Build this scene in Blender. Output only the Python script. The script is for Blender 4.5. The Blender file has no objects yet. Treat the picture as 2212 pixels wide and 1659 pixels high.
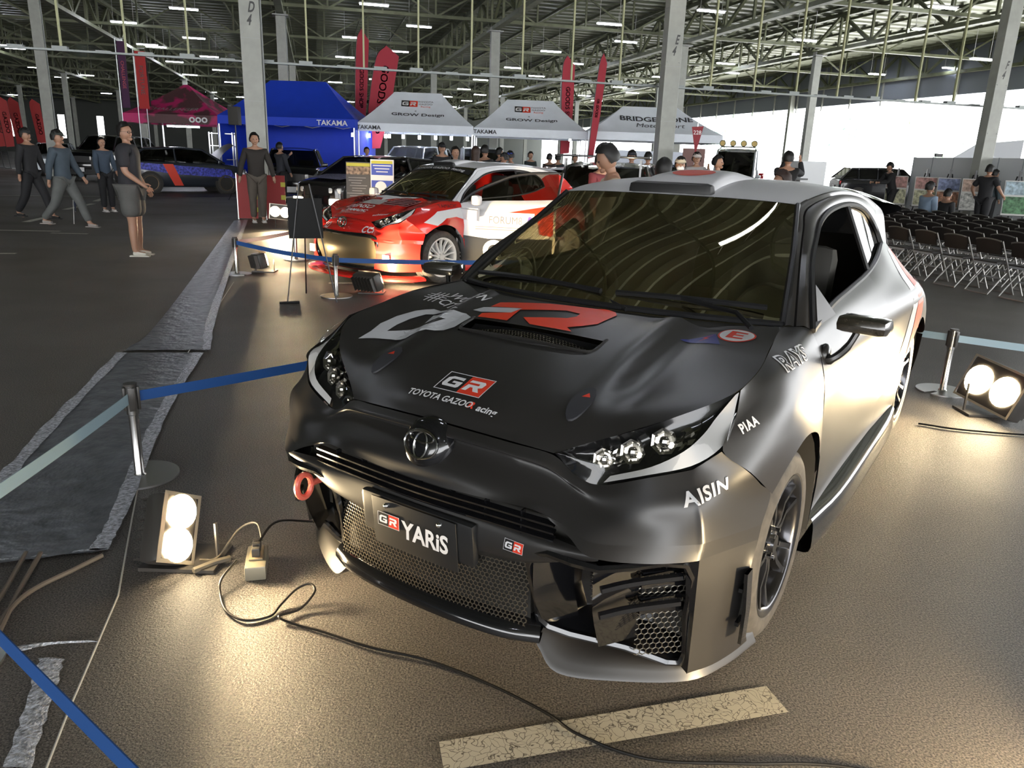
import bpy, bmesh, math, random
from mathutils import Vector, Matrix
from mathutils.bvhtree import BVHTree
from mathutils.geometry import tessellate_polygon
random.seed(7)
S = bpy.context.scene
C = S.collection
PI = math.pi

# ---------------------------------------------------------------- camera
F_PX, PITCH, ROLL, EYE = 1653.0847, 0.2867, 0.0348, 1.5167
cam_d = bpy.data.cameras.new('camera')
cam_d.sensor_width = 36.0
cam_d.sensor_fit = 'HORIZONTAL'
cam_d.lens = 36.0 * F_PX / 2212.0
cam_d.clip_start = 0.05
cam_d.clip_end = 600
cam = bpy.data.objects.new('camera', cam_d)
C.objects.link(cam)
cp, sp, cr, sr = math.cos(PITCH), math.sin(PITCH), math.cos(ROLL), math.sin(ROLL)
fw = Vector((0, cp, -sp)); ri = Vector((1, 0, 0)); up = Vector((0, sp, cp))
rr = ri * cr + up * sr
uu = up * cr - ri * sr
M = Matrix((rr, uu, -fw)).transposed().to_4x4()
M.translation = Vector((0, 0, EYE))
cam.matrix_world = M
S.camera = cam

# ---------------------------------------------------------------- world, sun, exposure
S.view_settings.view_transform = 'Standard'
S.view_settings.look = 'None'
S.view_settings.gamma = 1.0
S.view_settings.use_curve_mapping = False
S.view_settings.exposure = 1.7
S.cycles.use_denoising = True
S.cycles.max_bounces = 6
S.cycles.diffuse_bounces = 3
S.cycles.glossy_bounces = 4
S.cycles.transparent_max_bounces = 16
S.cycles.sample_clamp_indirect = 4.0
S.cycles.caustics_reflective = False
S.cycles.caustics_refractive = False
W_ = bpy.data.worlds.new('sky')
S.world = W_
W_.use_nodes = True
nt = W_.node_tree
bg = nt.nodes['Background']
tc = nt.nodes.new('ShaderNodeTexCoord')
sx = nt.nodes.new('ShaderNodeSeparateXYZ')
rp = nt.nodes.new('ShaderNodeValToRGB')
nt.links.new(tc.outputs['Generated'], sx.inputs[0])
nt.links.new(sx.outputs['Z'], rp.inputs[0])
nt.links.new(rp.outputs[0], bg.inputs[0])
rp.color_ramp.elements[0].color = (1.0, 1.0, 1.0, 1)
rp.color_ramp.elements[1].color = (0.62, 0.78, 1.0, 1)
bg.inputs[1].default_value = 2.7
BA = math.radians(-14.5)                      # heading of the hall's long side
UX = Vector((math.sin(BA), math.cos(BA), 0))  # along the trusses
VX = Vector((math.cos(BA), -math.sin(BA), 0)) # across
def hall(u, v, z=0.0):
    p = UX * u + VX * v
    return Vector((p.x, p.y, z))
sun_d = bpy.data.lights.new('sun', 'SUN')
sun_d.energy = 13.0
sun_d.angle = math.radians(1.0)
sun_d.color = (1.0, 0.95, 0.88)
sun = bpy.data.objects.new('sun', sun_d)
C.objects.link(sun)
sun.rotation_euler = Vector((0.35, 0.25, 1.0)).to_track_quat('Z', 'Y').to_euler()

# ---------------------------------------------------------------- materials
_m = {}
def mat(name, col, rough=0.5, metal=0.0, coat=0.0, emit=None, estr=0.0, noise=0.0, nscale=20.0, spec=0.5, bump=0.0, alpha=1.0, bscale=None, crough=0.05):
    if name in _m: return _m[name]
    m = bpy.data.materials.new(name); m.use_nodes = True
    t = m.node_tree; b = t.nodes['Principled BSDF']
    b.inputs['Base Color'].default_value = (*col, 1)
    b.inputs['Roughness'].default_value = rough
    b.inputs['Metallic'].default_value = metal
    b.inputs['Coat Weight'].default_value = coat
    b.inputs['Coat Roughness'].default_value = crough
    b.inputs['Specular IOR Level'].default_value = spec
    b.inputs['Alpha'].default_value = alpha
    if emit:
        b.inputs['Emission Color'].default_value = (*emit, 1)
        b.inputs['Emission Strength'].default_value = estr
    if noise or bump:
        tcn = t.nodes.new('ShaderNodeTexCoord')
        n = t.nodes.new('ShaderNodeTexNoise'); n.inputs['Scale'].default_value = nscale
        n.inputs['Detail'].default_value = 5
        t.links.new(tcn.outputs['Object'], n.inputs['Vector'])
        if noise:
            r = t.nodes.new('ShaderNodeValToRGB')
            lo = [max(0, c * (1 - noise)) for c in col]; hi = [min(1, c * (1 + noise)) for c in col]
            r.color_ramp.elements[0].color = (*lo, 1); r.color_ramp.elements[1].color = (*hi, 1)
            r.color_ramp.elements[0].position = 0.3; r.color_ramp.elements[1].position = 0.7
            t.links.new(n.outputs['Fac'], r.inputs[0]); t.links.new(r.outputs[0], b.inputs['Base Color'])
        if bump:
            n2 = n
            if bscale:
                n2 = t.nodes.new('ShaderNodeTexNoise'); n2.inputs['Scale'].default_value = bscale; n2.inputs['Detail'].default_value = 3
                t.links.new(tcn.outputs['Object'], n2.inputs['Vector'])
            bu = t.nodes.new('ShaderNodeBump'); bu.inputs['Strength'].default_value = bump; bu.inputs['Distance'].default_value = 0.02
            t.links.new(n2.outputs['Fac'], bu.inputs['Height']); t.links.new(bu.outputs[0], b.inputs['Normal'])
    _m[name] = m
    return m

def glass(name, tint, refl=1.0, rough=0.0, ior_f=0.045):
    if name in _m: return _m[name]
    m = bpy.data.materials.new(name); m.use_nodes = True
    t = m.node_tree; t.nodes.clear()
    out = t.nodes.new('ShaderNodeOutputMaterial'); mx = t.nodes.new('ShaderNodeMixShader')
    tr = t.nodes.new('ShaderNodeBsdfTransparent'); tr.inputs[0].default_value = (*tint, 1)
    gl = t.nodes.new('ShaderNodeBsdfGlossy'); gl.inputs['Roughness'].default_value = rough
    gl.inputs['Color'].default_value = (*(refl if isinstance(refl, tuple) else (refl,)*3), 1)
    ge = t.nodes.new('ShaderNodeNewGeometry'); dt = t.nodes.new('ShaderNodeVectorMath'); dt.operation = 'DOT_PRODUCT'
    t.links.new(ge.outputs['Normal'], dt.inputs[0]); t.links.new(ge.outputs['Incoming'], dt.inputs[1])
    def mth(op, a, bb=None):
        n = t.nodes.new('ShaderNodeMath'); n.operation = op
        for i, x in enumerate((a, bb)):
            if x is None: continue
            if isinstance(x, (int, float)): n.inputs[i].default_value = x
            else: t.links.new(x, n.inputs[i])
        return n.outputs[0]
    a = mth('ABSOLUTE', dt.outputs['Value']); a = mth('SUBTRACT', 1.0, a); a = mth('POWER', a, 5.0)
    a = mth('MULTIPLY', a, 1 - ior_f); a = mth('ADD', a, ior_f)
    t.links.new(a, mx.inputs[0]); t.links.new(tr.outputs[0], mx.inputs[1]); t.links.new(gl.outputs[0], mx.inputs[2])
    t.links.new(mx.outputs[0], out.inputs[0])
    _m[name] = m
    return m

# ---------------------------------------------------------------- mesh builder
def cr_w(t):
    return ((-t + 2*t*t - t**3) / 2, (2 - 5*t*t + 3*t**3) / 2, (t + 4*t*t - 3*t**3) / 2, (t**3 - t*t) / 2)
def spline(pts, n, closed=False):
    pts = [Vector(p) for p in pts]; k = len(pts); out = []
    segs = k if closed else k - 1
    for i in range(segs):
        if closed: q = [pts[(i + j - 1) % k] for j in range(4)]
        else:
            q = [pts[i - 1] if i else pts[0] * 2 - pts[1], pts[i], pts[i + 1], pts[i + 2] if i + 2 < k else pts[-1] * 2 - pts[-2]]
        for s in range(n):
            w = cr_w(s / n); out.append(q[0] * w[0] + q[1] * w[1] + q[2] * w[2] + q[3] * w[3])
    if not closed: out.append(pts[-1].copy())
    return out
def netgrid(net, nu, nv):
    rows = [spline(r, nu) for r in net]
    cols = [spline([r[i] for r in rows], nv) for i in range(len(rows[0]))]
    return [[cols[i][j] for i in range(len(cols))] for j in range(len(cols[0]))]

class MB:
    def __init__(s): s.v = []; s.f = []; s.mi = []; s.m = 0; s.x = None
    def add(s, vs, fs):
        o = len(s.v)
        if s.x is not None: vs = [s.x @ Vector(p) for p in vs]
        s.v += [tuple(p) for p in vs]; s.f += [tuple(o + i for i in f) for f in fs]; s.mi += [s.m] * len(fs)
        return s
    def grid(s, g, close_u=False):
        r, c = len(g), len(g[0]); vs = [p for row in g for p in row]; fs = []
        for i in range(r - 1):
            for j in range(c - (0 if close_u else 1)):
                j2 = (j + 1) % c
                fs.append((i*c + j, i*c + j2, (i+1)*c + j2, (i+1)*c + j))
        return s.add(vs, fs)
    def net(s, net, nu=5, nv=5): return s.grid(netgrid(net, nu, nv))
    def box(s, c, d, rz=0, bev=0.0, R=None):
        hx, hy, hz = d[0]/2, d[1]/2, d[2]/2; c = Vector(c)
        R = R or Matrix.Rotation(rz, 3, 'Z')
        if bev <= 0:
            vs = [c + R @ Vector((x*hx, y*hy, z*hz)) for x in (-1, 1) for y in (-1, 1) for z in (-1, 1)]
            return s.add(vs, [(0,1,3,2),(4,6,7,5),(0,4,5,1),(2,3,7,6),(0,2,6,4),(1,5,7,3)])
        bm = bmesh.new(); bmesh.ops.create_cube(bm, size=1.0)
        for v in bm.verts: v.co = Vector((v.co.x*d[0], v.co.y*d[1], v.co.z*d[2]))
        bmesh.ops.bevel(bm, geom=bm.edges[:], offset=min(bev, min(d)*0.49), segments=2, affect='EDGES', profile=0.6)
        bm.verts.index_update()
        vs = [c + R @ v.co for v in bm.verts]; fs = [[v.index for v in f.verts] for f in bm.faces]; bm.free()
        return s.add(vs, fs)
    def cyl(s, a, b, r0, r1=None, n=12, cap=True):
        a, b = Vector(a), Vector(b); r1 = r0 if r1 is None else r1
        d = (b - a).normalized(); x = d.orthogonal().normalized(); y = d.cross(x)
        vs = [a + (x*math.cos(2*PI*i/n) + y*math.sin(2*PI*i/n))*r0 for i in range(n)] + [b + (x*math.cos(2*PI*i/n) + y*math.sin(2*PI*i/n))*r1 for i in range(n)]
        fs = [(i, (i+1) % n, n + (i+1) % n, n + i) for i in range(n)]
        if cap: fs += [tuple(range(n))[::-1], tuple(range(n, 2*n))]
        return s.add(vs, fs)
    def tube(s, path, r, n=6, closed=False, flat=None):
        P = [Vector(p) for p in path]; k = len(P); g = []; x = None
        for i in range(k):
            if closed: d = P[(i+1) % k] - P[i-1]
            else: d = P[min(i+1, k-1)] - P[max(i-1, 0)]
            d = d.normalized() if d.length > 1e-9 else Vector((0, 0, 1))
            x = (d.orthogonal() if x is None else x - d * x.dot(d)); x.normalize(); y = d.cross(x)
            rr_ = r[i] if isinstance(r, (list, tuple)) else r
            g.append([P[i] + (x*math.cos(2*PI*j/n) + y*math.sin(2*PI*j/n))*rr_ for j in range(n)])
        if closed: g.append(g[0])
        s.grid(g, True)
        if not closed: s.add(g[0], [tuple(range(n))]); s.add(g[-1], [tuple(range(n))])
        return s
    def strip(s, path, w, up=(0, 0, 1), t=0.0):
        """a flat band along a path; w wide along `up`"""
        P = [Vector(p) for p in path]; U = Vector(up)
        a = [p + U*w/2 for p in P]; b = [p - U*w/2 for p in P]
        if t <= 0: return s.grid([a, b])
        out = []
        for i, p in enumerate(P):
            d = (P[min(i+1, len(P)-1)] - P[max(i-1, 0)]).normalized(); nn = d.cross(U).normalized()*t/2
            out.append([a[i]+nn, b[i]+nn, b[i]-nn, a[i]-nn])
        return s.grid(out, True)
    def lathe(s, prof, n=32, M_=None, caps=False):
        g = [[Vector((r*math.cos(2*PI*j/n), r*math.sin(2*PI*j/n), z)) for j in range(n)] for r, z in prof]
        if M_ is not None: g = [[M_ @ p for p in row] for row in g]
        s.grid(g, True)
        if caps: s.add(g[0], [tuple(range(n))[::-1]]); s.add(g[-1], [tuple(range(n))])
        return s
    def poly(s, pts):
        P = [Vector(p) for p in pts]
        return s.add(P, [tuple(t) for t in tessellate_polygon([P])])
    def prism(s, pts, d):
        P = [Vector(p) for p in pts]; d = Vector(d); n = len(P)
        T = [tuple(t) for t in tessellate_polygon([P])]
        s.add(P, T); s.add([p + d for p in P], [t[::-1] for t in T])
        return s.add(P + [p + d for p in P], [(i, (i+1) % n, n + (i+1) % n, n + i) for i in range(n)])
    def sphere(s, c, r, n=14, m=10, sc=(1, 1, 1), R=None):
        c = Vector(c); g = []
        for i in range(m + 1):
            a = PI*i/m
            row = [Vector((sc[0]*r*math.sin(a)*math.cos(2*PI*j/n), sc[1]*r*math.sin(a)*math.sin(2*PI*j/n), sc[2]*r*math.cos(a))) for j in range(n)]
            g.append([c + (R @ p if R else p) for p in row])
        return s.grid(g, True)
    def mirror(s, both=True):
        o = len(s.v); vs = [(-x, y, z) for x, y, z in s.v]; fs = [tuple(o + i for i in f[::-1]) for f in s.f]
        if both: s.v += vs; s.f += fs; s.mi += s.mi
        else:
            s.v = vs; s.f = [tuple(i - o for i in f) for f in fs]
        return s
    def build(s, name, mats, parent=None, smooth=True, weld=False, ang=0.7, solid=0.0):
        me = bpy.data.meshes.new(name); me.from_pydata(s.v, [], s.f)
        for m in (mats if isinstance(mats, (list, tuple)) else [mats]): me.materials.append(m)
        if any(s.mi): me.polygons.foreach_set('material_index', s.mi)
        if weld:
            bm = bmesh.new(); bm.from_mesh(me); bmesh.ops.remove_doubles(bm, verts=bm.verts, dist=1e-4); bm.to_mesh(me); bm.free()
        me.update()
        if smooth:
            me.polygons.foreach_set('use_smooth', [True]*len(me.polygons))
            try: me.set_sharp_from_angle(angle=ang)
            except Exception: pass
        o = bpy.data.objects.new(name, me); C.objects.link(o)
        if parent is not None: o.parent = parent
        if solid:
            md = o.modifiers.new('solid', 'SOLIDIFY'); md.thickness = solid
        return o

def tag(o, label, cat, group=None, kind=None):
    if label: o['label'] = label
    if cat: o['category'] = cat
    if group: o['group'] = group
    if kind: o['kind'] = kind
    return o
def thing(name, label, cat, loc=(0, 0, 0), rz=0.0, group=None):
    o = bpy.data.objects.new(name, None); C.objects.link(o)
    o.empty_display_size = 0.1
    o.location = loc; o.rotation_euler = (0, 0, rz)
    return tag(o, label, cat, group)
def dup(root, loc=None, rz=None, label=None, group=None):
    def cp_(o, parent):
        c = o.copy(); C.objects.link(c); c.parent = parent
        for ch in list(o.children): cp_(ch, c)
        return c
    r = cp_(root, None)
    if loc is not None: r.location = loc
    if rz is not None: r.rotation_euler = (0, 0, rz)
    if label: r['label'] = label
    if group: r['group'] = group
    return r
def struct(o): o['kind'] = 'structure'; return o

# ---------------------------------------------------------------- lettering
def text_mesh(txt, size=1.0, bold=0.0, shear=0.0, space=1.0, align='CENTER', wide=1.0):
    cu = bpy.data.curves.new('txt', 'FONT'); cu.body = txt; cu.size = size; cu.offset = bold; cu.shear = shear
    cu.space_character = space; cu.align_x = align; cu.align_y = 'CENTER'; cu.resolution_u = 3; cu.fill_mode = 'FRONT'
    o = bpy.data.objects.new('txt', cu); C.objects.link(o)
    dg = bpy.context.evaluated_depsgraph_get(); ev = o.evaluated_get(dg); me = ev.to_mesh()
    vs = [Vector((v.co.x * wide, v.co.y, 0)) for v in me.vertices]; fs = [tuple(p.vertices) for p in me.polygons]
    ev.to_mesh_clear(); C.objects.unlink(o); bpy.data.objects.remove(o); bpy.data.curves.remove(cu)
    return vs, fs
def subdiv2(vs, fs, L):
    bm = bmesh.new(); B = [bm.verts.new(v) for v in vs]
    for f in fs:
        try: bm.faces.new([B[i] for i in f])
        except Exception: pass
    bmesh.ops.triangulate(bm, faces=bm.faces[:])
    for _ in range(7):
        es = [e for e in bm.edges if e.calc_length() > L]
        if not es: break
        bmesh.ops.subdivide_edges(bm, edges=es, cuts=1)
        bmesh.ops.triangulate(bm, faces=bm.faces[:])
    bm.verts.index_update()
    r = [v.co.copy() for v in bm.verts], [tuple(v.index for v in f.verts) for f in bm.faces]
    bm.free(); return r
def bvh_of(objs):
    vs, fs = [], []
    for o in objs:
        n = len(vs); vs += [v.co.copy() for v in o.data.vertices]; fs += [tuple(n + i for i in p.vertices) for p in o.data.polygons]
    return BVHTree.FromPolygons(vs, fs)
def project(vs, fs, O, U, V, bvh, L=0.02, off=0.0015, reach=0.4, depth=None):
    """lay flat shapes (u,v) with origin O and axes U,V onto a curved panel"""
    vs, fs = subdiv2(vs, fs, L)
    O, U, V = Vector(O), Vector(U).normalized(), Vector(V); V = (V - U * V.dot(U)).normalized(); N = U.cross(V)
    out = []
    for p in vs:
        q = O + U*p.x + V*p.y
        h = bvh.ray_cast(q + N*reach, -N, reach*2) if bvh else (None,)
        out.append((h[0] if h[0] is not None else q) + N*off)
    return out, fs
def lettering(name, txt, O, U, V, size, m, parent, bvh=None, bold=0.0, shear=0.0, space=1.0, wide=1.0, L=0.03, off=0.002, align='CENTER'):
    vs, fs = text_mesh(txt, size, bold, shear, space, align, wide)
    vs, fs = project(vs, fs, O, U, V, bvh, L, off)
    return MB().add(vs, fs).build(name, m, parent, smooth=False)
def shape(name, polys, O, U, V, m, parent, bvh=None, L=0.03, off=0.0015):
    b = MB()
    for P in polys:
        P = [Vector((x, y, 0)) for x, y in P]
        vs, fs = project(P, [tuple(t) for t in tessellate_polygon([P])], O, U, V, bvh, L, off)
        b.add(vs, fs)
    return b.build(name, m, parent, smooth=False)
def circ(cx, cy, rx, ry=None, n=24, a0=0): ry = ry or rx; return [(cx + rx*math.cos(a0 + 2*PI*i/n), cy + ry*math.sin(a0 + 2*PI*i/n)) for i in range(n)]
# ================================================================ the hall
def asphalt():
    m = bpy.data.materials.new('asphalt'); m.use_nodes = True; t = m.node_tree; b = t.nodes['Principled BSDF']
    tc_ = t.nodes.new('ShaderNodeTexCoord')
    def noise(sc, det=4, ro=0.6):
        n = t.nodes.new('ShaderNodeTexNoise'); n.inputs['Scale'].default_value = sc; n.inputs['Detail'].default_value = det; n.inputs['Roughness'].default_value = ro
        t.links.new(tc_.outputs['Object'], n.inputs['Vector']); return n.outputs['Fac']
    def ramp(f, a, c, p0=.3, p1=.7):
        r = t.nodes.new('ShaderNodeValToRGB'); r.color_ramp.elements[0].color = (*a, 1); r.color_ramp.elements[1].color = (*c, 1)
        r.color_ramp.elements[0].position = p0; r.color_ramp.elements[1].position = p1; t.links.new(f, r.inputs[0]); return r.outputs[0]
    def mix(a, c, f, mode='MIX'):
        x = t.nodes.new('ShaderNodeMix'); x.data_type = 'RGBA'; x.blend_type = mode
        if isinstance(f, float): x.inputs[0].default_value = f
        else: t.links.new(f, x.inputs[0])
        t.links.new(a, x.inputs[6]); t.links.new(c, x.inputs[7]); return x.outputs[2]
    base = ramp(noise(.55, 5), (.12, .112, .106), (.185, .172, .162))
    grit = ramp(noise(170, 2), (.22, .22, .22), (1.75, 1.68, 1.55), .36, .70)
    col = mix(base, grit, 1.0, 'MULTIPLY')
    t.links.new(col, b.inputs['Base Color'])
    r2 = ramp(noise(.35, 3), (.42, .42, .42), (.60, .60, .60)); t.links.new(r2, b.inputs['Roughness'])
    b.inputs['Specular IOR Level'].default_value = .5
    bu = t.nodes.new('ShaderNodeBump'); bu.inputs['Strength'].default_value = .8; bu.inputs['Distance'].default_value = .006
    t.links.new(noise(95, 4, .75), bu.inputs['Height']); t.links.new(bu.outputs[0], b.inputs['Normal'])
    return m
ASPH = asphalt()
V_ROWS = [-1.25 + 10.05*k for k in range(-5, 3)] + [26.8]
U_COLS = [19.2 + 20.5*k for k in range(0, 7)]
V_L, V_R, U0, U1 = -92.0, 39.1, -32.0, 176.0
Z_CH, Z_DK = 7.6, 9.3
def hbox(b, u0, u1, v0, v1, z0, z1):
    P = [hall(u, v, z) for u in (u0, u1) for v in (v0, v1) for z in (z0, z1)]
    return b.add(P, [(0,1,3,2),(4,6,7,5),(0,4,5,1),(2,3,7,6),(0,2,6,4),(1,5,7,3)])
def hbar(b, p, q, w, up=Vector((0,0,1))):
    p, q = Vector(p), Vector(q); d = (q - p).normalized(); x = d.cross(up)
    if x.length < 1e-3: x = d.cross(UX)
    x.normalize(); y = d.cross(x)
    P = [a + x*sx_*w/2 + y*sy_*w/2 for a in (p, q) for sx_, sy_ in ((-1,-1),(1,-1),(1,1),(-1,1))]
    return b.add(P, [(0,1,5,4),(1,2,6,5),(2,3,7,6),(3,0,4,7)])
b = MB(); hbox(b, U0, U1, V_L, V_R + 0.3, -.1, 0); struct(b.build('floor', ASPH, smooth=False))
b = MB(); hbox(b, U0 - 20, U1 + 60, V_R + .3, V_R + 120, -.12, -.01)
tag(b.build('ground', mat('outdoor_paving', (.55, .55, .53), .8, noise=.15, nscale=.4), smooth=False), None, None, kind='structure')
# corrugated roof deck: ridges run across the hall
DECK = mat('roof_deck', (.19, .205, .14), .45, .12, noise=.25, nscale=.3)
b = MB(); n_ = 0; u = U0; rows_ = []
while u < U1:
    rows_ += [(u, Z_DK), (u + .35, Z_DK), (u + .42, Z_DK + .07), (u + .93, Z_DK + .07)]; u += 1.0
b.grid([[hall(u_, V_L, z_) for u_, z_ in rows_], [hall(u_, V_R + 3.5, z_) for u_, z_ in rows_]])
struct(b.build('ceiling', DECK, smooth=False))
TRUSS = mat('truss_steel', (.12, .13, .075), .5, .15, noise=.3, nscale=2.0)
COLM = mat('column_paint', (.29, .30, .27), .45, noise=.12, nscale=3.0)
COLD = mat('column_band', (.30, .31, .30), .5)
def truss_u(v):
    b = MB()
    hbox(b, U0, U1, v - .16, v + .16, Z_CH - .14, Z_CH + .04); hbox(b, U0, U1, v - .13, v + .13, Z_DK - .22, Z_DK - .02)
    u = U0; k = 0
    while u < U1 - 2.5:
        hbar(b, hall(u, v, Z_CH), hall(u, v, Z_DK - .1), .11)
        if k % 2: hbar(b, hall(u, v, Z_CH), hall(u + 2.5, v, Z_DK - .1), .13)
        else: hbar(b, hall(u, v, Z_DK - .1), hall(u + 2.5, v, Z_CH), .13)
        u += 2.5; k += 1
    return struct(b.build('roof_truss', TRUSS, smooth=False))
def truss_v(u):
    b = MB()
    hbox(b, u - .1, u + .1, V_L, V_R, Z_CH + .2, Z_CH + .34); v = V_L; k = 0
    while v < V_R - 2.5:
        hbar(b, hall(u, v, Z_CH + .25), hall(u, v, Z_DK), .08)
        hbar(b, hall(u, v, Z_CH + .25 if k % 2 else Z_DK), hall(u + 0, v + 2.5, Z_DK if k % 2 else Z_CH + .25), .08)
        v += 2.51; k += 1
    return struct(b.build('cross_truss', TRUSS, smooth=False))
for v in V_ROWS + [V_R - .3]: truss_u(v)
for u in [-1.3] + [19.2 + 10.25*k for k in range(0, 14)]: truss_v(u)
b = MB(); v = V_L
while v < V_R:
    hbox(b, U0, U1, v - .03, v + .03, Z_DK - .14, Z_DK - .01); v += 2.5
struct(b.build('purlins', TRUSS, smooth=False))
# diagonal knee braces at the columns
def column(u, v, sign=None):
    p = hall(u, v); t = bpy.data.objects.new('column', None); C.objects.link(t); t['kind'] = 'structure'; t.location = p; t.rotation_euler = (0, 0, -BA)
    b = MB(); w = .25
    b.box((0, 0, Z_CH/2), (.42, .30, Z_CH), bev=.012)
    b.build('column_shaft', COLM, t, smooth=False)
    if (abs(u - 19.2) < 1 and -12 < v < 30) or (u < 45 and -12 < v < 12):
        b = MB()
        for z in (.15, 2.55, 3.85, 5.2):
            b.box((0, 0, z), (.428, .308, .012))
        for z in (2.65, 3.95):
            for x in (-.2, .2): b.cyl((x*.8, -.15, z), (x*.8, -.165, z), .014, n=6)
        b.build('column_joint', COLD, t, smooth=False)
        b = MB(); b.cyl((.235, -.05, 0), (.235, -.05, Z_CH), .022, n=8); b.build('conduit_pipe', mat('pipe_grey', (.2, .21, .21), .4), t)
    b = MB(); b.box((0, 0, Z_CH - .2), (.7, .7, .05)); b.build('column_cap', COLD, t, smooth=False)
    return t
cols_ = {}
for i, v in enumerate(V_ROWS):
    for u in U_COLS[:6]:
        if u < 30 and v < -12: continue
        if v < -30 and u < 80: continue
        cols_[(round(u, 1), round(v, 1))] = column(u, v)
for u in (60.2, 80.7, 101.2): column(u, V_R - .3)
MARK = mat('column_stencil', (.03, .03, .03), .5)
for key, tx in (((19.2, -1.2), 'D4'), ((19.2, 8.8), 'E4'), ((19.2, 18.9), 'F4')):
    c_ = cols_.get(key)
    if c_ is None: continue
    for tt, z, x in ((tx[0], 4.46, .04), (tx[1], 4.20, -.02)):
        lettering('stencil_mark', tt, (x, -.1525, z), (1, 0, 0), (0, 0, 1), .30, MARK, c_, None, bold=.008, shear=.35, wide=.6, off=.002)
# cable tray and its hangers
b = MB(); hbox(b, 19.58, 19.70, -30, 20.5, 3.40, 3.44)
for k in range(60): hbox(b, 19.57, 19.73, -30 + k*.85, -30 + k*.85 + .3, 3.44, 3.46 + .02*(k % 3))
tr_ = bpy.data.objects.new('cable_tray', None); C.objects.link(tr_)
tag(tr_, 'long pale cable tray hung across the hall between the columns', 'cable tray')
b.build('tray', mat('galvanised', (.16, .175, .17), .4, .5), tr_, smooth=False)
HANG = mat('hanger_paint', (.36, .37, .2), .5)
v = -29.5
while v < 20:
    b = MB(); hbox(b, 19.62, 19.68, v - .02, v + .02, 3.44, Z_DK); b.build('hanger', HANG, tr_, smooth=False); v += 1.28
# fascia over the open side, far walls
PANEL = mat('fascia_panel', (.20, .22, .26), .6)
b = MB(); hbox(b, U0, U1, V_R, V_R + .25, 6.25, Z_DK + .2); struct(b.build('wall_right', PANEL, smooth=False))
b = MB(); u = U0
while u < U1: hbox(b, u - .05, u + .05, V_R - .12, V_R, 5.9, Z_DK - .1); u += 3.4
struct(b.build('trim_1', COLM, smooth=False))
DW = mat('far_wall', (.06, .065, .06), .8)
b = MB(); vv = V_L; gaps = [(-44.2, -43.2), (-37.6, -36.6), (-32.2, -31.2)]
for g0, g1 in gaps + [(V_R, V_R)]:
    hbox(b, U1 - 40, U1 - 39.7, vv, g0, 0, Z_DK); vv = g1
for g0, g1 in gaps: hbox(b, U1 - 40, U1 - 39.7, g0, g1, 0, 2.2); hbox(b, U1 - 40, U1 - 39.7, g0, g1, 5.6, Z_DK)
struct(b.build('wall_back', DW, smooth=False))
b = MB(); hbox(b, U0, U1, V_L - .3, V_L, 0, Z_DK + .1); struct(b.build('wall_left', DW, smooth=False))
# ---------------------------------------------------------------- tube lights
LPX = [(397,20),(267,49),(419,83),(318,97),(337,102),(452,123),(377,134),(133,167),(410,162),(476,152),(500,178),(230,202),(456,199),(473,213),(155,223),(187,163),(19,99),(33,105),(77,146),(28,205),(522,210),
 (808,11),(905,58),(764,82),(745,124),(861,112),(828,146),(724,178),(701,224),(749,231),(813,172),(1002,193),(965,209),(976,231),(1008,218),(937,222),(1038,173),(1037,205),(755,220),
 (1317,53),(1352,91),(1190,112),(1241,138),(1108,147),(1159,165),(1096,187),(1339,189),(1366,201),(1262,207),(1180,238),(1289,218),(1294,250),(1427,167),(1536,25),(1568,138),(1579,158),(1263,262),(1226,268),
 (2036,17),(1997,65),(1739,88),(1733,119),(1894,161),(2055,148)]
def unproj(px, py, z):
    d = rr*((px - 1106)/F_PX) + uu*((829.5 - py)/F_PX) + fw
    t = (z - EYE)/d.z
    return Vector((0, 0, EYE)) + d*t
FIX = mat('light_housing', (.6, .6, .6), .4)
TUBE = mat('tube_glow', (1, 1, 1), .5, emit=(.86, .90, 1.0), estr=24.0)
def tube_light():
    t = thing('tube_light', 'white fluorescent tube light hanging under the roof trusses', 'light', group='tube lights under the hall roof')
    b = MB(); b.box((0, 0, 0), (1.25, .12, .04)); b.build('tube', TUBE, t, smooth=False)
    b = MB(); b.box((0, 0, .06), (1.3, .26, .05)); b.cyl((-.5, 0, .08), (-.5, 0, Z_DK - 7.8 - .06), .012, n=4); b.cyl((.5, 0, .08), (.5, 0, Z_DK - 7.8 - .06), .012, n=4)
    b.build('housing', FIX, t, smooth=False)
    return t
tl = tube_light(); first = True
spots_ = [unproj(x, y, 7.8) for x, y in LPX] + [unproj(2119, 129, 7.1)] + [hall(u, v, 7.8) for u, v in [(5.5, 3.7), (10.5, -6), (-6, -6), (3, 14.2), (-9, 4.3), (11, 4), (-14, 14), (12, 14.5)]]
for p in spots_:
    o = tl if first else dup(tl)
    o.location = p; o.rotation_euler = (0, 0, -BA); first = False
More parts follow.
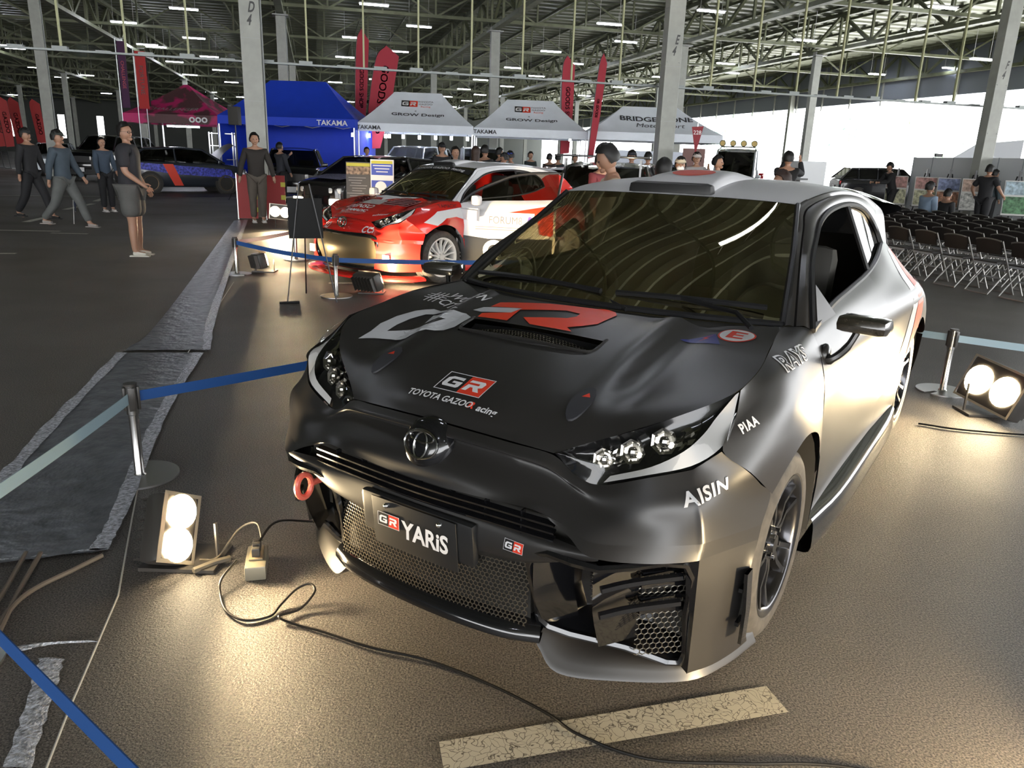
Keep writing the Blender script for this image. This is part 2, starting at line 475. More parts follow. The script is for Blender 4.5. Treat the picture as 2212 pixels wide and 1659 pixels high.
# ---------------------------------------------------------------- floor: painted lines, tarpaulin strips, wires
LINE = mat('worn_white_paint', (.62, .60, .52), .6, noise=.25, nscale=25)
def ground_poly(name, pts, m, z=.004, label=None, cat=None, kind=None):
    o = MB().poly([(x, y, z) for x, y in pts]).build(name, m, smooth=False)
    return tag(o, label, cat, kind=kind)
def seg(a, b_, w):
    a, b_ = Vector(a), Vector(b_); d = (b_ - a).normalized(); n = Vector((-d.y, d.x))*w/2
    return [tuple(a + n), tuple(b_ + n), tuple(b_ - n), tuple(a - n)]
def cracked():
    m = bpy.data.materials.new('cracked_paint'); m.use_nodes = True; t = m.node_tree; b = t.nodes['Principled BSDF']; b.inputs['Roughness'].default_value = .6
    tc_ = t.nodes.new('ShaderNodeTexCoord'); nz = t.nodes.new('ShaderNodeTexNoise'); nz.inputs['Scale'].default_value = 14
    ad = t.nodes.new('ShaderNodeMix'); ad.data_type = 'RGBA'; ad.inputs[0].default_value = .12
    t.links.new(tc_.outputs['Object'], nz.inputs['Vector']); t.links.new(tc_.outputs['Object'], ad.inputs[6]); t.links.new(nz.outputs['Color'], ad.inputs[7])
    vo = t.nodes.new('ShaderNodeTexVoronoi'); vo.feature = 'DISTANCE_TO_EDGE'; vo.inputs['Scale'].default_value = 42
    t.links.new(ad.outputs[2], vo.inputs['Vector'])
    r = t.nodes.new('ShaderNodeValToRGB'); r.color_ramp.elements[0].position = .01; r.color_ramp.elements[1].position = .05
    r.color_ramp.elements[0].color = (.12, .10, .08, 1); r.color_ramp.elements[1].color = (.62, .58, .48, 1)
    t.links.new(vo.outputs['Distance'], r.inputs[0]); t.links.new(r.outputs[0], b.inputs['Base Color'])
    return m
ground_poly('painted_line', [(-.163,1.702),(.805,1.981),(.835,1.868),(-.14,1.60)], cracked(), label='worn white line painted on the floor in front of the black car', cat='floor marking')
for k, (a, b_, w, lb) in enumerate([((-9.6,13.5),(-8.13,13.75),.12,'white floor line left of the walking man, reaching the left edge'),((-8.1,13.42),(-7.5,13.5),.1,'short white floor line at the feet of the walking man'),((-8.6,10.3),(-7.02,10.754),.12,'white floor line nearest the camera at the left edge'),
    ((-1.54,6.634),(-1.0,6.75),.11,'short white floor line beside the black bonnet'),((-2.247,9.156),(-1.245,9.379),.1,'white floor line in front of the red rally car'),((-19,20.6),(-8.5,25.4),.1,'long faint white line crossing the floor at the left'),
    ((-9.62,15.157),(-9.93,16.5),.16,'yellowish slanting floor line behind the walking man'),((-11.6,21.45),(-12.1,22.9),.16,'yellowish slanting floor line farthest left'),((-10.69,18.39),(-11.2,20.58),.16,'yellowish slanting floor line behind the furled umbrella')]):
    ground_poly('painted_line', seg(a, b_, w), LINE, label=lb, cat='floor marking')
TARP = mat('grey_tarpaulin', (.17, .18, .20), .34, noise=.35, nscale=9, bump=.6, bscale=14)
TAPE = mat('clear_tape', (.55, .57, .62), .22, noise=.5, nscale=60, bump=.8, bscale=90)
def tarp(name, L, R_, label):
    Ls = spline([(x, y, .006) for x, y in L], 8); Rs = spline([(x, y, .006) for x, y in R_], 8); g = []
    for i, (a, c) in enumerate(zip(Ls, Rs)):
        g.append([a.lerp(c, k/6) + Vector((0, 0, .004 + .008*random.random() if 0 < k < 6 else 0)) for k in range(7)])
    o = MB().grid(g).build(name, TARP); tag(o, label, 'floor strip'); return o
t1 = tarp('tarpaulin_strip', [(-2.947,5.58),(-2.578,4.119),(-2.326,3.205),(-1.93,2.50)], [(-2.401,5.657),(-2.039,4.218),(-1.67,3.016),(-1.571,2.637)], 'grey tarpaulin strip taped over cables, nearest the camera at left')
t2 = tarp('tarpaulin_strip', [(-6.2,17.0),(-3.35,7.3),(-2.97,5.65)], [(-6.0,17.2),(-3.05,7.75),(-2.38,5.75)], 'narrow grey tarpaulin strip running away to the far barrier post')
for o, E in ((t1, [[(-2.947,5.58),(-2.578,4.119),(-2.326,3.205)], [(-2.401,5.657),(-2.039,4.218),(-1.67,3.016),(-1.571,2.637)], [(-1.95,2.52),(-1.56,2.65)]]), (t2, [[(-6.0,17.2),(-3.05,7.75),(-2.38,5.75)], [(-2.98,5.66),(-2.36,5.74)]])):
    for e in E:
        g = []
        for i, p in enumerate(spline([(x, y, .013) for x, y in e], 10)):
            j = random.random()*.018; g.append([p + Vector((-.03 - j, 0, 0)), p, p + Vector((.025 + j*.6, .005, 0))])
        MB().grid(g).build('edge_tape', TAPE, o)
for L, lb in (([(-1.375,1.99),(-1.30,1.80),(-1.21,1.56)], 'shiny clear tape strip on the floor at bottom left'), ([(-1.53,2.02),(-1.44,2.06),(-1.31,2.08)], 'crumpled clear tape across the floor above the tape strip')):
    g = []
    for p in spline([(x, y, .006) for x, y in L], 10):
        j = random.random()*.012; g.append([p + Vector((-.03 - j, 0, 0)), p + Vector((0, 0, .004)), p + Vector((.03 + j, .0, 0))])
    tag(MB().grid(g).build('tape_strip', TAPE), lb, 'tape')
b = MB(); b.tube([(x, y, .004) for x, y in [(-3.329,8.985),(-2.435,5.443),(-1.739,3.308),(-1.35,2.342),(-1.201,1.776),(-1.12,1.5)]], .0035, 5)
tag(b.build('string_line', mat('string', (.6,.58,.52), .7)), 'thin pale string line laid along the floor past the floodlight', 'string')
CORD = mat('cord_brown', (.16, .13, .10), .5)
for k, (P, lb) in enumerate([([(-1.83,2.60,.012),(-1.73,2.29,.012),(-1.68,2.05,.012)], 'brown cable leaving the tarpaulin end, leftmost'), ([(-1.775,2.60,.012),(-1.69,2.33,.012),(-1.60,2.08,.012),(-1.56,2.0,.012)], 'brown cable leaving the tarpaulin end, beside the leftmost'), ([(-1.54,2.60,.012),(-1.585,2.50,.012),(-1.66,2.3,.012),(-1.60,2.0,.012)], 'brown cable running from the tape corner toward the lower left edge')]):
    tag(MB().tube(spline(P, 8), .009, 8).build('cable', CORD), lb, 'cable')
BLK = mat('cable_black', (.008, .007, .006), .4)
cab = [(-1.0,2.53,.05),(-1.02,2.43,.03),(-1.0,2.364,.008),(-.942,2.267,.008),(-.862,2.218,.008),(-.79,2.25,.006),(-.772,2.31,.012),(-.735,2.375,.035),(-.69,2.39,.05),(-.665,2.355,.04),(-.70,2.29,.012),(-.755,2.235,.016),(-.68,2.205,.006),(-.587,2.169,.008),(-.422,2.097,.008),(-.238,2.044,.008),(-.046,1.945,.008),(.13,1.824,.008),(.216,1.738,.012),(.394,1.662,.008),(.638,1.657,.008),(.9,1.66,.008),(1.25,1.58,.008)]
tag(MB().tube(spline(cab, 8), .0045, 8).build('cable', BLK), 'long black cable looping across the floor in front of the black car', 'cable')
tag(MB().tube(spline([(2.55,4.55,.01),(2.8,4.45,.01),(3.3,4.4,.01),(3.9,4.5,.01)], 8), .006, 6).build('cable', BLK), 'thin black cable on the floor behind the rear wheel', 'cable')
# ================================================================ hatchback body shared by the black show car and the red rally car
GLASS = glass('car_glass', (0.50, 0.48, 0.38), 1.0, 0.0, 0.20)
GLASS_W = glass('windscreen_glass', (0.44, 0.42, 0.33), (1.0, .93, .70), 0.0, 0.40)
GLASS_D = glass('car_glass_dark', (0.16, 0.16, 0.15), 1.0, 0.0, 0.06)
GLASS_P = glass('privacy_glass', (0.02, 0.02, 0.02), 1.0, 0.0, 0.05)
CLEAR = glass('clear_lens', (0.9, 0.9, 0.9), 1.0, 0.0, 0.04)
RUBBER = mat('tyre_rubber', (0.055, 0.05, 0.045), 0.75, noise=0.3, nscale=30)
SEAL = mat('black_seal', (0.01, 0.01, 0.011), 0.35)
GLOSSB = mat('gloss_black', (0.008, 0.008, 0.009), 0.12, coat=0.6)
DARK = mat('dark_interior', (0.028, 0.026, 0.022), 0.7)
CHROME = mat('chrome', (0.85, 0.85, 0.85), 0.1, 1.0)
STEEL = mat('brushed_steel', (0.55, 0.54, 0.52), 0.28, 1.0)
MESHM = mat('grille_metal', (0.30, 0.27, 0.22), 0.25, 0.9)
WHITEL = mat('white_vinyl', (0.75, 0.75, 0.76), 0.4)
REDV = mat('red_vinyl', (0.75, 0.05, 0.02), 0.4)
BLACKV = mat('black_vinyl', (0.012, 0.012, 0.012), 0.4)
LAMPW = mat('white_lamp_plastic', (0.85, 0.83, 0.8), 0.15, coat=1.0)
REDL = mat('red_lamp', (0.45, 0.01, 0.015), 0.1, coat=1.0)
GUN = mat('gunmetal_rim', (0.06, 0.06, 0.065), 0.22, 0.85, coat=0.3)

def wheel(parent, x, y, r=0.32, w=0.235, rim=GUN, spokes=10, disc=True, tyre_mark=None, rr=0.235, twin=True, steer=0.0):
    """tyre, rim, brake disc; x is the outer face, the sign of x gives the side"""
    sg = 1 if x > 0 else -1
    Mx = Matrix.Translation((x, y, r)) @ Matrix.Rotation(steer, 4, 'Z') @ Matrix.Rotation(sg*PI/2, 4, 'Y')
    t = MB()
    t.lathe([(rr, -0.012), (rr+0.012, -0.002), (rr+0.04, 0.0), (r-0.022, -0.008), (r-0.006, -0.02), (r, -0.035), (r, -0.07), (r-0.006, -0.074), (r-0.006, -0.08), (r, -0.084), (r, -0.13), (r-0.006, -0.134), (r-0.006, -0.14), (r, -0.144), (r, -w+0.03), (r-0.02, -w), (rr, -w+0.01)], 56, Mx)
    ty = t.build('tyre', RUBBER, parent, ang=0.5)
    b = MB()
    b.lathe([(rr-0.012, -w+0.02), (rr-0.03, -0.12), (rr-0.022, -0.03), (rr-0.016, -0.012), (rr-0.004, -0.004), (rr+0.006, -0.004), (rr+0.006, -0.014)], 48, Mx)
    for k in range(spokes):
        a = 2*PI*k/spokes
        if twin: a += (0.11 if k % 2 else -0.11)
        ca, sa = math.cos(a), math.sin(a)
        rad = Vector((ca, sa, 0)); tn = Vector((-sa, ca, 0)); zz = Vector((0, 0, 1))
        g = []
        for q, (ra, zt, wd) in enumerate([(0.04, -0.035, 0.02), (0.09, -0.028, 0.014), (0.15, -0.03, 0.012), (rr-0.03, -0.018, 0.013), (rr-0.012, -0.012, 0.018)]):
            c0 = rad*ra + zz*zt
            g.append([Mx @ (c0 - tn*wd - zz*0.03), Mx @ (c0 - tn*wd*0.7), Mx @ (c0 + tn*wd*0.7), Mx @ (c0 + tn*wd - zz*0.03)])
        b.grid(g, True)
    b.lathe([(0.0, -0.02), (0.03, -0.02), (0.034, -0.03), (0.06, -0.034), (0.068, -0.05), (0.07, -0.09)], 24, Mx)
    rm = b.build('rim', rim, ty)
    if disc:
        d = MB(); d.lathe([(0.0, -0.1), (0.16, -0.1), (0.165, -0.104), (0.165, -0.125), (0.0, -0.125)], 36, Mx)
        d.build('brake_disc', STEEL, ty)
    n = MB()
    for k in range(5):
        a = 2*PI*k/5
        n.cyl(Mx @ Vector((0.05*math.cos(a), 0.05*math.sin(a), -0.035)), Mx @ Vector((0.05*math.cos(a), 0.05*math.sin(a), -0.018)), 0.008, n=6)
    n.build('wheel_nuts', CHROME, rm)
    return ty

# ---- control nets, left half (+X), front of the car at -Y
A_ROOF = [(.71,.361,.978),(.67,.52,1.09),(.625,.69,1.20),(.585,.83,1.295),(.552,.955,1.372),(.566,1.3,1.412),(.575,1.67,1.42),(.585,2.15,1.39),(.595,2.5,1.335),(.605,2.75,1.27)]
B_WIN = [(.79,.43,.962),(.745,.54,1.07),(.69,.72,1.17),(.655,.89,1.245),(.628,1.05,1.305),(.613,1.3,1.345),(.61,1.67,1.358),(.625,1.98,1.325),(.655,2.17,1.24),(.70,2.2,1.14)]
HOOD = [
 [(0,-.715,.757),(.14,-.712,.754),(.27,-.697,.746),(.389,-.668,.731)],
 [(0,-.66,.80),(.17,-.655,.797),(.32,-.62,.787),(.475,-.605,.768)],
 [(0,-.52,.855),(.21,-.52,.853),(.40,-.51,.835),(.64,-.49,.838)],
 [(0,-.36,.905),(.25,-.36,.90),(.48,-.35,.868),(.76,-.33,.896)],
 [(0,-.20,.945),(.27,-.20,.94),(.52,-.18,.915),(.775,-.14,.93)],
 [(0,-.06,.982),(.27,-.05,.975),(.52,0,.955),(.752,.05,.965)],
 [(0,.05,1.0),(.26,.075,.995),(.50,.17,.983),(.712,.33,.98)]]
NOSE = [
 [(0,-.718,.753),(.14,-.715,.750),(.27,-.70,.742),(.389,-.672,.727),(.46,-.662,.68),(.53,-.648,.667),(.65,-.626,.712),(.738,-.560,.735),(.757,-.543,.745),(.803,-.497,.786)],
 [(0,-.752,.732),(.14,-.748,.729),(.27,-.735,.722),(.385,-.708,.705),(.47,-.69,.665),(.55,-.672,.648),(.665,-.64,.68),(.750,-.585,.698),(.785,-.550,.703),(.866,-.43,.719)],
 [(0,-.722,.708),(.14,-.720,.705),(.27,-.707,.698),(.39,-.690,.680),(.48,-.690,.645),(.565,-.69,.62),(.68,-.655,.645),(.772,-.600,.664),(.80,-.570,.667),(.882,-.36,.665)],
 [(0,-.79,.645),(.14,-.787,.642),(.27,-.775,.636),(.40,-.752,.622),(.49,-.735,.605),(.58,-.725,.592),(.69,-.665,.60),(.785,-.605,.62),(.815,-.565,.62),(.897,-.30,.618)],
 [(0,-.80,.592),(.14,-.80,.595),(.27,-.795,.602),(.40,-.785,.606),(.49,-.772,.583),(.575,-.765,.556),(.70,-.685,.553),(.795,-.605,.554),(.824,-.560,.555),(.895,-.345,.54)]]
NOSE2 = [
 [(.40,-.785,.606),(.49,-.772,.583),(.575,-.765,.556),(.70,-.685,.553),(.795,-.605,.554),(.824,-.560,.555),(.895,-.345,.54)],
 [(.415,-.775,.60),(.51,-.785,.565),(.585,-.795,.53),(.70,-.71,.512),(.795,-.615,.508),(.822,-.560,.508),(.895,-.36,.50)]]
BLADE = [
 [(.80,-.585,.513),(.835,-.50,.51),(.87,-.42,.505),(.895,-.36,.50)],
 [(.795,-.575,.40),(.835,-.49,.40),(.875,-.40,.40),(.89,-.385,.40)],
 [(.785,-.555,.25),(.83,-.47,.25),(.865,-.385,.25),(.885,-.36,.25)],
 [(.79,-.535,.11),(.83,-.44,.10),(.86,-.33,.095),(.875,-.25,.095)]]
FENDER = [
 [(.778,-.305,.907),(.777,-.14,.93),(.756,.04,.964),(.73,.19,.978),(.714,.335,.98)],
 [(.795,-.38,.845),(.82,-.14,.905),(.82,.04,.925),(.81,.2,.94),(.79,.42,.962)],
 [(.806,-.496,.789),(.865,-.2,.835),(.872,.02,.845),(.862,.2,.84),(.858,.38,.83)],
 [(.868,-.425,.719),(.892,-.2,.76),(.90,.02,.775),(.892,.2,.75),(.876,.385,.70)],
 [(.898,-.285,.614),(.912,-.15,.688),(.916,0,.718),(.91,.19,.664),(.897,.345,.53)]]
FEND2 = [[(.897,.345,.53),(.88,.41,.53)],[(.892,.385,.40),(.88,.42,.40)],[(.882,.392,.24),(.87,.45,.23)]]
DOOR = [
 [(.79,.425,.962),(.767,.8,.998),(.755,1.2,1.015),(.745,1.64,1.04)],
 [(.815,.415,.925),(.81,.8,.945),(.81,1.2,.955),(.815,1.64,.965)],
 [(.862,.385,.82),(.868,.8,.825),(.868,1.2,.83),(.88,1.64,.85)],
 [(.878,.39,.68),(.862,.8,.66),(.862,1.2,.66),(.88,1.64,.68)],
 [(.882,.41,.45),(.87,.8,.40),(.87,1.2,.40),(.885,1.64,.42)],
 [(.87,.45,.24),(.865,.8,.22),(.865,1.2,.22),(.87,1.64,.23)]]
QUART = [
 [(.745,1.64,1.04),(.73,1.95,1.085),(.70,2.2,1.14),(.675,2.5,1.13),(.65,2.8,1.06),(.60,3.05,1.0)],
 [(.815,1.64,.965),(.815,1.95,.975),(.81,2.2,.985),(.80,2.5,.98),(.77,2.85,.94),(.66,3.10,.92)],
 [(.88,1.64,.85),(.895,1.95,.865),(.905,2.25,.875),(.90,2.56,.875),(.86,2.88,.83),(.70,3.14,.80)],
 [(.88,1.64,.68),(.897,1.95,.71),(.92,2.25,.76),(.925,2.56,.785),(.90,2.88,.73),(.74,3.165,.65)],
 [(.885,1.64,.42),(.90,2.05,.46),(.925,2.22,.57),(.93,2.56,.715),(.92,2.87,.57),(.77,3.16,.52)]]
QUART2 = [[(.885,1.64,.42),(.90,2.05,.46),(.92,2.2,.52)],[(.878,1.64,.32),(.895,2.0,.33),(.91,2.17,.36)],[(.87,1.64,.23),(.88,1.95,.22),(.895,2.16,.22)]]
QUART3 = [[(.92,2.88,.56),(.77,3.16,.52)],[(.905,2.94,.4),(.76,3.15,.38)],[(.88,2.95,.24),(.72,3.10,.24)]]
CPIL = [
 [(.585,2.15,1.39),(.595,2.5,1.335),(.605,2.75,1.27),(.60,3.0,1.12)],
 [(.625,2.17,1.29),(.635,2.45,1.24),(.63,2.75,1.17),(.605,3.02,1.06)],
 [(.70,2.2,1.14),(.675,2.5,1.13),(.65,2.8,1.06),(.60,3.05,1.0)]]
ROOF = [
 [(0,.865,1.388),(.28,.885,1.386),(.45,.92,1.38),(.552,.955,1.372)],
 [(0,1.08,1.43),(.28,1.09,1.425),(.46,1.10,1.41),(.562,1.15,1.40)],
 [(0,1.4,1.455),(.28,1.4,1.45),(.46,1.4,1.435),(.57,1.45,1.418)],
 [(0,1.9,1.455),(.28,1.9,1.45),(.46,1.9,1.432),(.58,1.95,1.408)],
 [(0,2.4,1.425),(.28,2.4,1.42),(.46,2.4,1.40),(.59,2.4,1.355)],
 [(0,2.78,1.38),(.28,2.78,1.375),(.46,2.77,1.35),(.605,2.75,1.27)]]
WSCR = [
 [(0,.13,1.005),(.25,.155,1.002),(.5,.245,.994),(.70,.362,.982)],
 [(0,.50,1.215),(.22,.52,1.213),(.45,.575,1.203),(.623,.69,1.198)],
 [(0,.86,1.386),(.28,.88,1.384),(.45,.915,1.378),(.551,.95,1.37)]]
LAMP_B = [(.389,-.668,.731),(.46,-.662,.68),(.53,-.648,.667),(.65,-.626,.712),(.745,-.553,.738),(.803,-.497,.786),(.80,-.41,.82)]
LAMP_T = [(.389,-.668,.731),(.475,-.612,.768),(.575,-.553,.808),(.67,-.466,.851),(.735,-.38,.882),(.765,-.33,.898),(.778,-.305,.907)]

def both(net, nu=5, nv=5, sx=1.0, fl=None):
    b = MB()
    if sx != 1.0 or fl: net = [[(fl(p) if fl else p) for p in r] for r in net]
    return b.net(net, nu, nv).mirror()
def sym_net(net):
    return [[(-x, y, z) for x, y, z in r[:0:-1]] + list(r) for r in net]

def hexmesh(b, fpos, w, h, cell, th=0.0016, n=4, inside=None):
    """honeycomb of fine wires laid over a surface fpos(a, b), a in [0,w], b in [0,h]"""
    s = cell / math.sqrt(3); rows = int(h / (1.5*s)) + 1; cols = int(w / cell) + 1; seen = set()
    for j in range(rows):
        for i in range(cols):
            cx = i*cell + (cell/2 if j % 2 else 0); cy = j*1.5*s
            P = [(cx + s*math.sin(PI/3*k), cy + s*math.cos(PI/3*k)) for k in range(6)]
            for k in range(6):
                p, q = P[k], P[(k+1) % 6]
                if not (0 <= p[0] <= w and 0 <= q[0] <= w and 0 <= p[1] <= h and 0 <= q[1] <= h): continue
                if inside and not (inside(*p) and inside(*q)): continue
                key = tuple(sorted(((round(p[0]/cell*20), round(p[1]/cell*20)), (round(q[0]/cell*20), round(q[1]/cell*20)))))
                if key in seen: continue
                seen.add(key)
                b.cyl(fpos(*p), fpos(*q), th, n=n, cap=False)
    return b

def hatchback(root, paint, roof_m, rails, rally=False, lowtrim=GLOSSB, rim=GUN, spokes=10, left_door=True):
    """builds every part shared by both cars; returns the panels that lettering is laid on"""
    P = {}
    fl = None
    if rally:
        def fl(p):
            x, y, z = p
            k = max(0.0, 1 - abs(y)/0.75) + max(0.0, 1 - abs(y - 2.56)/0.75)
            zz = max(0.0, min(1.0, (0.93 - z)/0.2))
            return (x + (0.055*k*zz if x > 0.6 else 0) + (0.03 if z < 0.6 and x > 0.75 and y < 0 else 0), y, z)
    def sb(net, nu=5, nv=5):
        b_ = MB()
        return b_.net([[(fl(p) if fl else p) for p in r_] for r_ in net], nu, nv)
    def pair(name, net, m_, parents, nu=5, nv=5):
        out = []
        for k_, s_ in enumerate((1, -1)):
            b_ = sb(net, nu, nv)
            if s_ < 0: b_.mirror(False)
            out.append(b_.build(name, m_, parents[k_] if isinstance(parents, list) else parents))
        return out
    # bonnet with a slot for the outlet
    hb = MB(); g = netgrid(sym_net(HOOD), 8, 6)
    keep = []
    for r_ in g:
        for p in r_:
            ax = abs(p.x)
            p.z += 0.017*math.exp(-((ax - 0.40)/0.040)**2)*max(0, min(1, (p.y + 0.62)/0.25)) - 0.013*math.exp(-((ax - 0.49)/0.05)**2)*max(0, min(1, (p.y + 0.62)/0.25))
    nr, nc = len(g), len(g[0])
    vs = [p for r_ in g for p in r_]; fs = []
    for i in range(nr - 1):
        for j in range(nc - 1):
            q = (i*nc + j, i*nc + j + 1, (i+1)*nc + j + 1, (i+1)*nc + j)
            cx = sum(vs[k].x for k in q)/4; cy = sum(vs[k].y for k in q)/4
            if not rally and abs(cx) < 0.27 and -0.275 < cy < -0.165: continue
            fs.append(q)
    hb.add(vs, fs)
    P['hood'] = hb.build('bonnet', paint, root)
    P['nose'] = sb(NOSE, 5, 5).mirror().build('front_bumper', paint, root, weld=True)
    pair('bumper_edge', NOSE2, paint, P['nose'], 5, 3)
    P['fenders'] = pair('front_wing', FENDER, paint, root); P['fender'] = P['fenders'][0]
    pair('wing_rear_edge', FEND2, paint, P['fenders'], 3, 3)
    dn = MB().net([[(fl(p) if fl else p) for p in r_] for r_ in DOOR], 5, 5)
    if left_door: P['door_l'] = dn.build('door', paint, root)
    else: P['door_l'] = None; P['door_net'] = dn
    dn2 = MB().net([[(fl(p) if fl else p) for p in r_] for r_ in DOOR], 5, 5).mirror(False)
    P['door_r'] = dn2.build('door', paint, root)
    P['quarters'] = pair('rear_wing', QUART, paint, root); P['quarter'] = P['quarters'][0]
    pair('sill_corner', QUART2, paint, P['quarters'], 3, 3)
    pair('rear_bumper_side', QUART3, paint, P['quarters'], 3, 3)
    P['cpil'] = pair('rear_pillar', CPIL, paint, root, 4, 4)[0]
    P['roof'] = MB().net(sym_net(ROOF), 6, 6).build('roof', roof_m, root)
    # pillars + cant rail: three strips, body colour and a groove
    b = MB(); rows = []
    for k, (t, dz) in enumerate([(0, 0.0), (0.12, 0.006), (0.3, 0.004), (0.34, -0.006), (0.38, 0.006), (0.62, 0.012), (0.85, 0.006), (1.0, -0.004)]):
        rows.append([tuple(Vector(a).lerp(Vector(c), t) + Vector((0.5*dz, -0.3*dz, dz))) for a, c in zip(A_ROOF[:9], B_WIN[:9])])
    for s_ in (1, -1):
        b = MB().net(rows, 6, 1)
        if s_ < 0: b.mirror(False)
        P['rail'] = b.build('roof_pillar_rail', rails, root)
    # glass
    P['ws'] = MB().net(sym_net(WSCR), 6, 8).build('windscreen', GLASS_W, root)
    gl = MB(); fr = [(.655,.89,1.245),(.628,1.05,1.305),(.613,1.3,1.345),(.608,1.66,1.355)]
    def inz(p, d=0.012): return (p[0] - d, p[1], p[2])
    doorwin = [[inz(p) for p in [(.79,.43,.962),(.745,.54,1.07),(.69,.72,1.17),(.655,.89,1.245),(.628,1.05,1.305),(.613,1.3,1.345),(.61,1.62,1.356)]],
               [inz(p) for p in [(.79,.45,.962),(.775,.62,.985),(.767,.8,.998),(.76,1.0,1.007),(.755,1.2,1.015),(.75,1.45,1.03),(.745,1.66,1.042)]]]
    MB().net(doorwin, 4, 8).mirror(False).build('side_window', GLASS, root)
    P['win_net'] = doorwin
    qw = [[inz(p) for p in [(.61,1.66,1.357),(.618,1.85,1.345),(.628,2.0,1.322),(.652,2.14,1.25)]],
          [inz(p) for p in [(.745,1.70,1.045),(.735,1.88,1.072),(.72,2.03,1.1),(.70,2.18,1.145)]]]
    for s_ in (1, -1):
        b = MB().net(qw, 4, 6)
        if s_ < 0: b.mirror(False)
        b.build('quarter_window', GLASS if s_ > 0 else GLASS_P, root)
    b = MB()
    loop = spline(B_WIN, 4) + spline([(.70,2.2,1.14),(.73,1.95,1.085),(.745,1.64,1.04),(.755,1.2,1.015),(.767,.8,.998),(.79,.43,.962)], 4)
    b.tube(loop, 0.013, 6, True); b.cyl((.607,1.655,1.352), (.742,1.68,1.045), 0.012, n=6)
    for s_ in (1, -1):
        if s_ < 0: b.mirror(False)
        b.build('window_frame', SEAL, root)
    if not rally:
        b = MB(); b.prism([(.782,.50,.968),(.80,.70,.985),(.728,.62,1.10)], (.01,0,0))
        for s_ in (1, -1):
            if s_ < 0: b.mirror(False)
            b.build('window_corner_trim', paint, root)
    # windscreen seal, cowl, wipers
    b = MB(); b.tube(spline([tuple(p) for p in sym_net([WSCR[0]])[0]], 5), 0.012, 6); b.tube([(.70,.362,.985),(.623,.69,1.2),(.551,.95,1.372)], 0.011, 6); b.tube([(-.70,.362,.985),(-.623,.69,1.2),(-.551,.95,1.372)], 0.011, 6)
    b.build('windscreen_seal', SEAL, root)
    cow = [[(0,.05,.985),(.26,.075,.98),(.50,.17,.968),(.712,.335,.965)], [(0,.13,.99),(.26,.155,.985),(.5,.245,.978),(.71,.36,.965)]]
    MB().net(sym_net(cow), 4, 2).build('cowl_panel', DARK, root)
    for pts in ([(-.62,.335,1.03),(-.3,.24,1.05),(0.06,.19,1.045)], [(.12,.20,1.045),(.36,.24,1.05),(.64,.36,1.035)]):
        b = MB(); b.tube(spline(pts, 5), 0.011, 6); m_ = Vector(pts[1]); b.tube([m_, m_ + Vector((.22 if pts[0][0] > 0 else .32, -.03, -.02)), (m_.x + (.30 if pts[0][0] > 0 else .5), .13, 1.0)], 0.009, 6)
        b.build('wiper', SEAL, root)
    # headlamps
    for s_ in (1, -1):
        mid = [tuple((Vector(a) + Vector(c))/2 + Vector((0.004, -0.012, 0.008))) for a, c in zip(LAMP_B, LAMP_T)]
        lens = MB().net([LAMP_B, mid, LAMP_T], 4, 4)
        if s_ < 0: lens.mirror(False)
        L_ = lens.build('headlamp', CLEAR, root)
        def sh(p, k): return (p[0] - 0.02*k, p[1] + 0.05*k, p[2] - 0.012*k)
        hs = MB().net([[sh(p, .15) for p in LAMP_B], [sh(p, 1) for p in mid], [sh(p, .15) for p in LAMP_T]], 4, 4)
        if s_ < 0: hs.mirror(False)
        hs.build('lamp_housing', GLOSSB, L_)
        inner = [(.545,-.625,.69),(.65,-.597,.735),(.715,-.54,.778),(.742,-.475,.815),(.752,-.41,.85),(.770,-.322,.897)]
        outer = [(.535,-.643,.674),(.648,-.62,.718),(.742,-.55,.746),(.795,-.492,.79),(.792,-.41,.822),(.775,-.31,.902)]
        dl = MB().net([outer, inner], 4, 2)
        if s_ < 0: dl.mirror(False)
        dl.build('daytime_light_strip', LAMPW, L_)
        rf = MB(); rnd_ = random.Random(3); cg = netgrid([[(.475,-.632,.69),(.56,-.603,.705),(.65,-.565,.735),(.715,-.50,.785)],[(.47,-.61,.722),(.56,-.575,.755),(.65,-.51,.79),(.72,-.43,.84)]], 7, 5)
        rf.grid([[p + Vector((rnd_.uniform(-.004,.004), .022 + rnd_.uniform(-.012,.012), rnd_.uniform(-.004,.004))) for p in r_] for r_ in cg])
        for (cx, cy, cz, rad) in [(.515,-.612,.727,.032),(.585,-.582,.757,.036),(.655,-.535,.79,.038)]:
            Mr = Matrix.Translation((cx, cy, cz)) @ Vector((.25,-.9,.25)).to_track_quat('Z', 'Y').to_matrix().to_4x4()
            rf.lathe([(0.006, -0.03), (rad*0.35, -0.018), (rad*0.6, -0.022), (rad*.8, -0.006), (rad, -0.001)], 7, Mr)
            rf.sphere(Mr @ Vector((0, 0, -0.012)), rad*0.42, 8, 6)
        if s_ < 0: rf.mirror(False)
        rf.build('lamp_reflectors', mat('lamp_chrome', (.62,.6,.56), .14, 1.0), L_, ang=0.3)
    # tail lamps
    for s_ in (1, -1):
        b = MB().net([[(.835,2.62,.93),(.80,2.86,.915),(.70,3.10,.90)],[(.875,2.60,.86),(.865,2.87,.84),(.72,3.135,.82)],[(.90,2.66,.77),(.88,2.89,.76),(.74,3.155,.74)]], 4, 4)
        b.v = [(x*1.008, y, z) for x, y, z in b.v]
        if s_ < 0: b.mirror(False)
        b.build('tail_lamp', REDL, root)
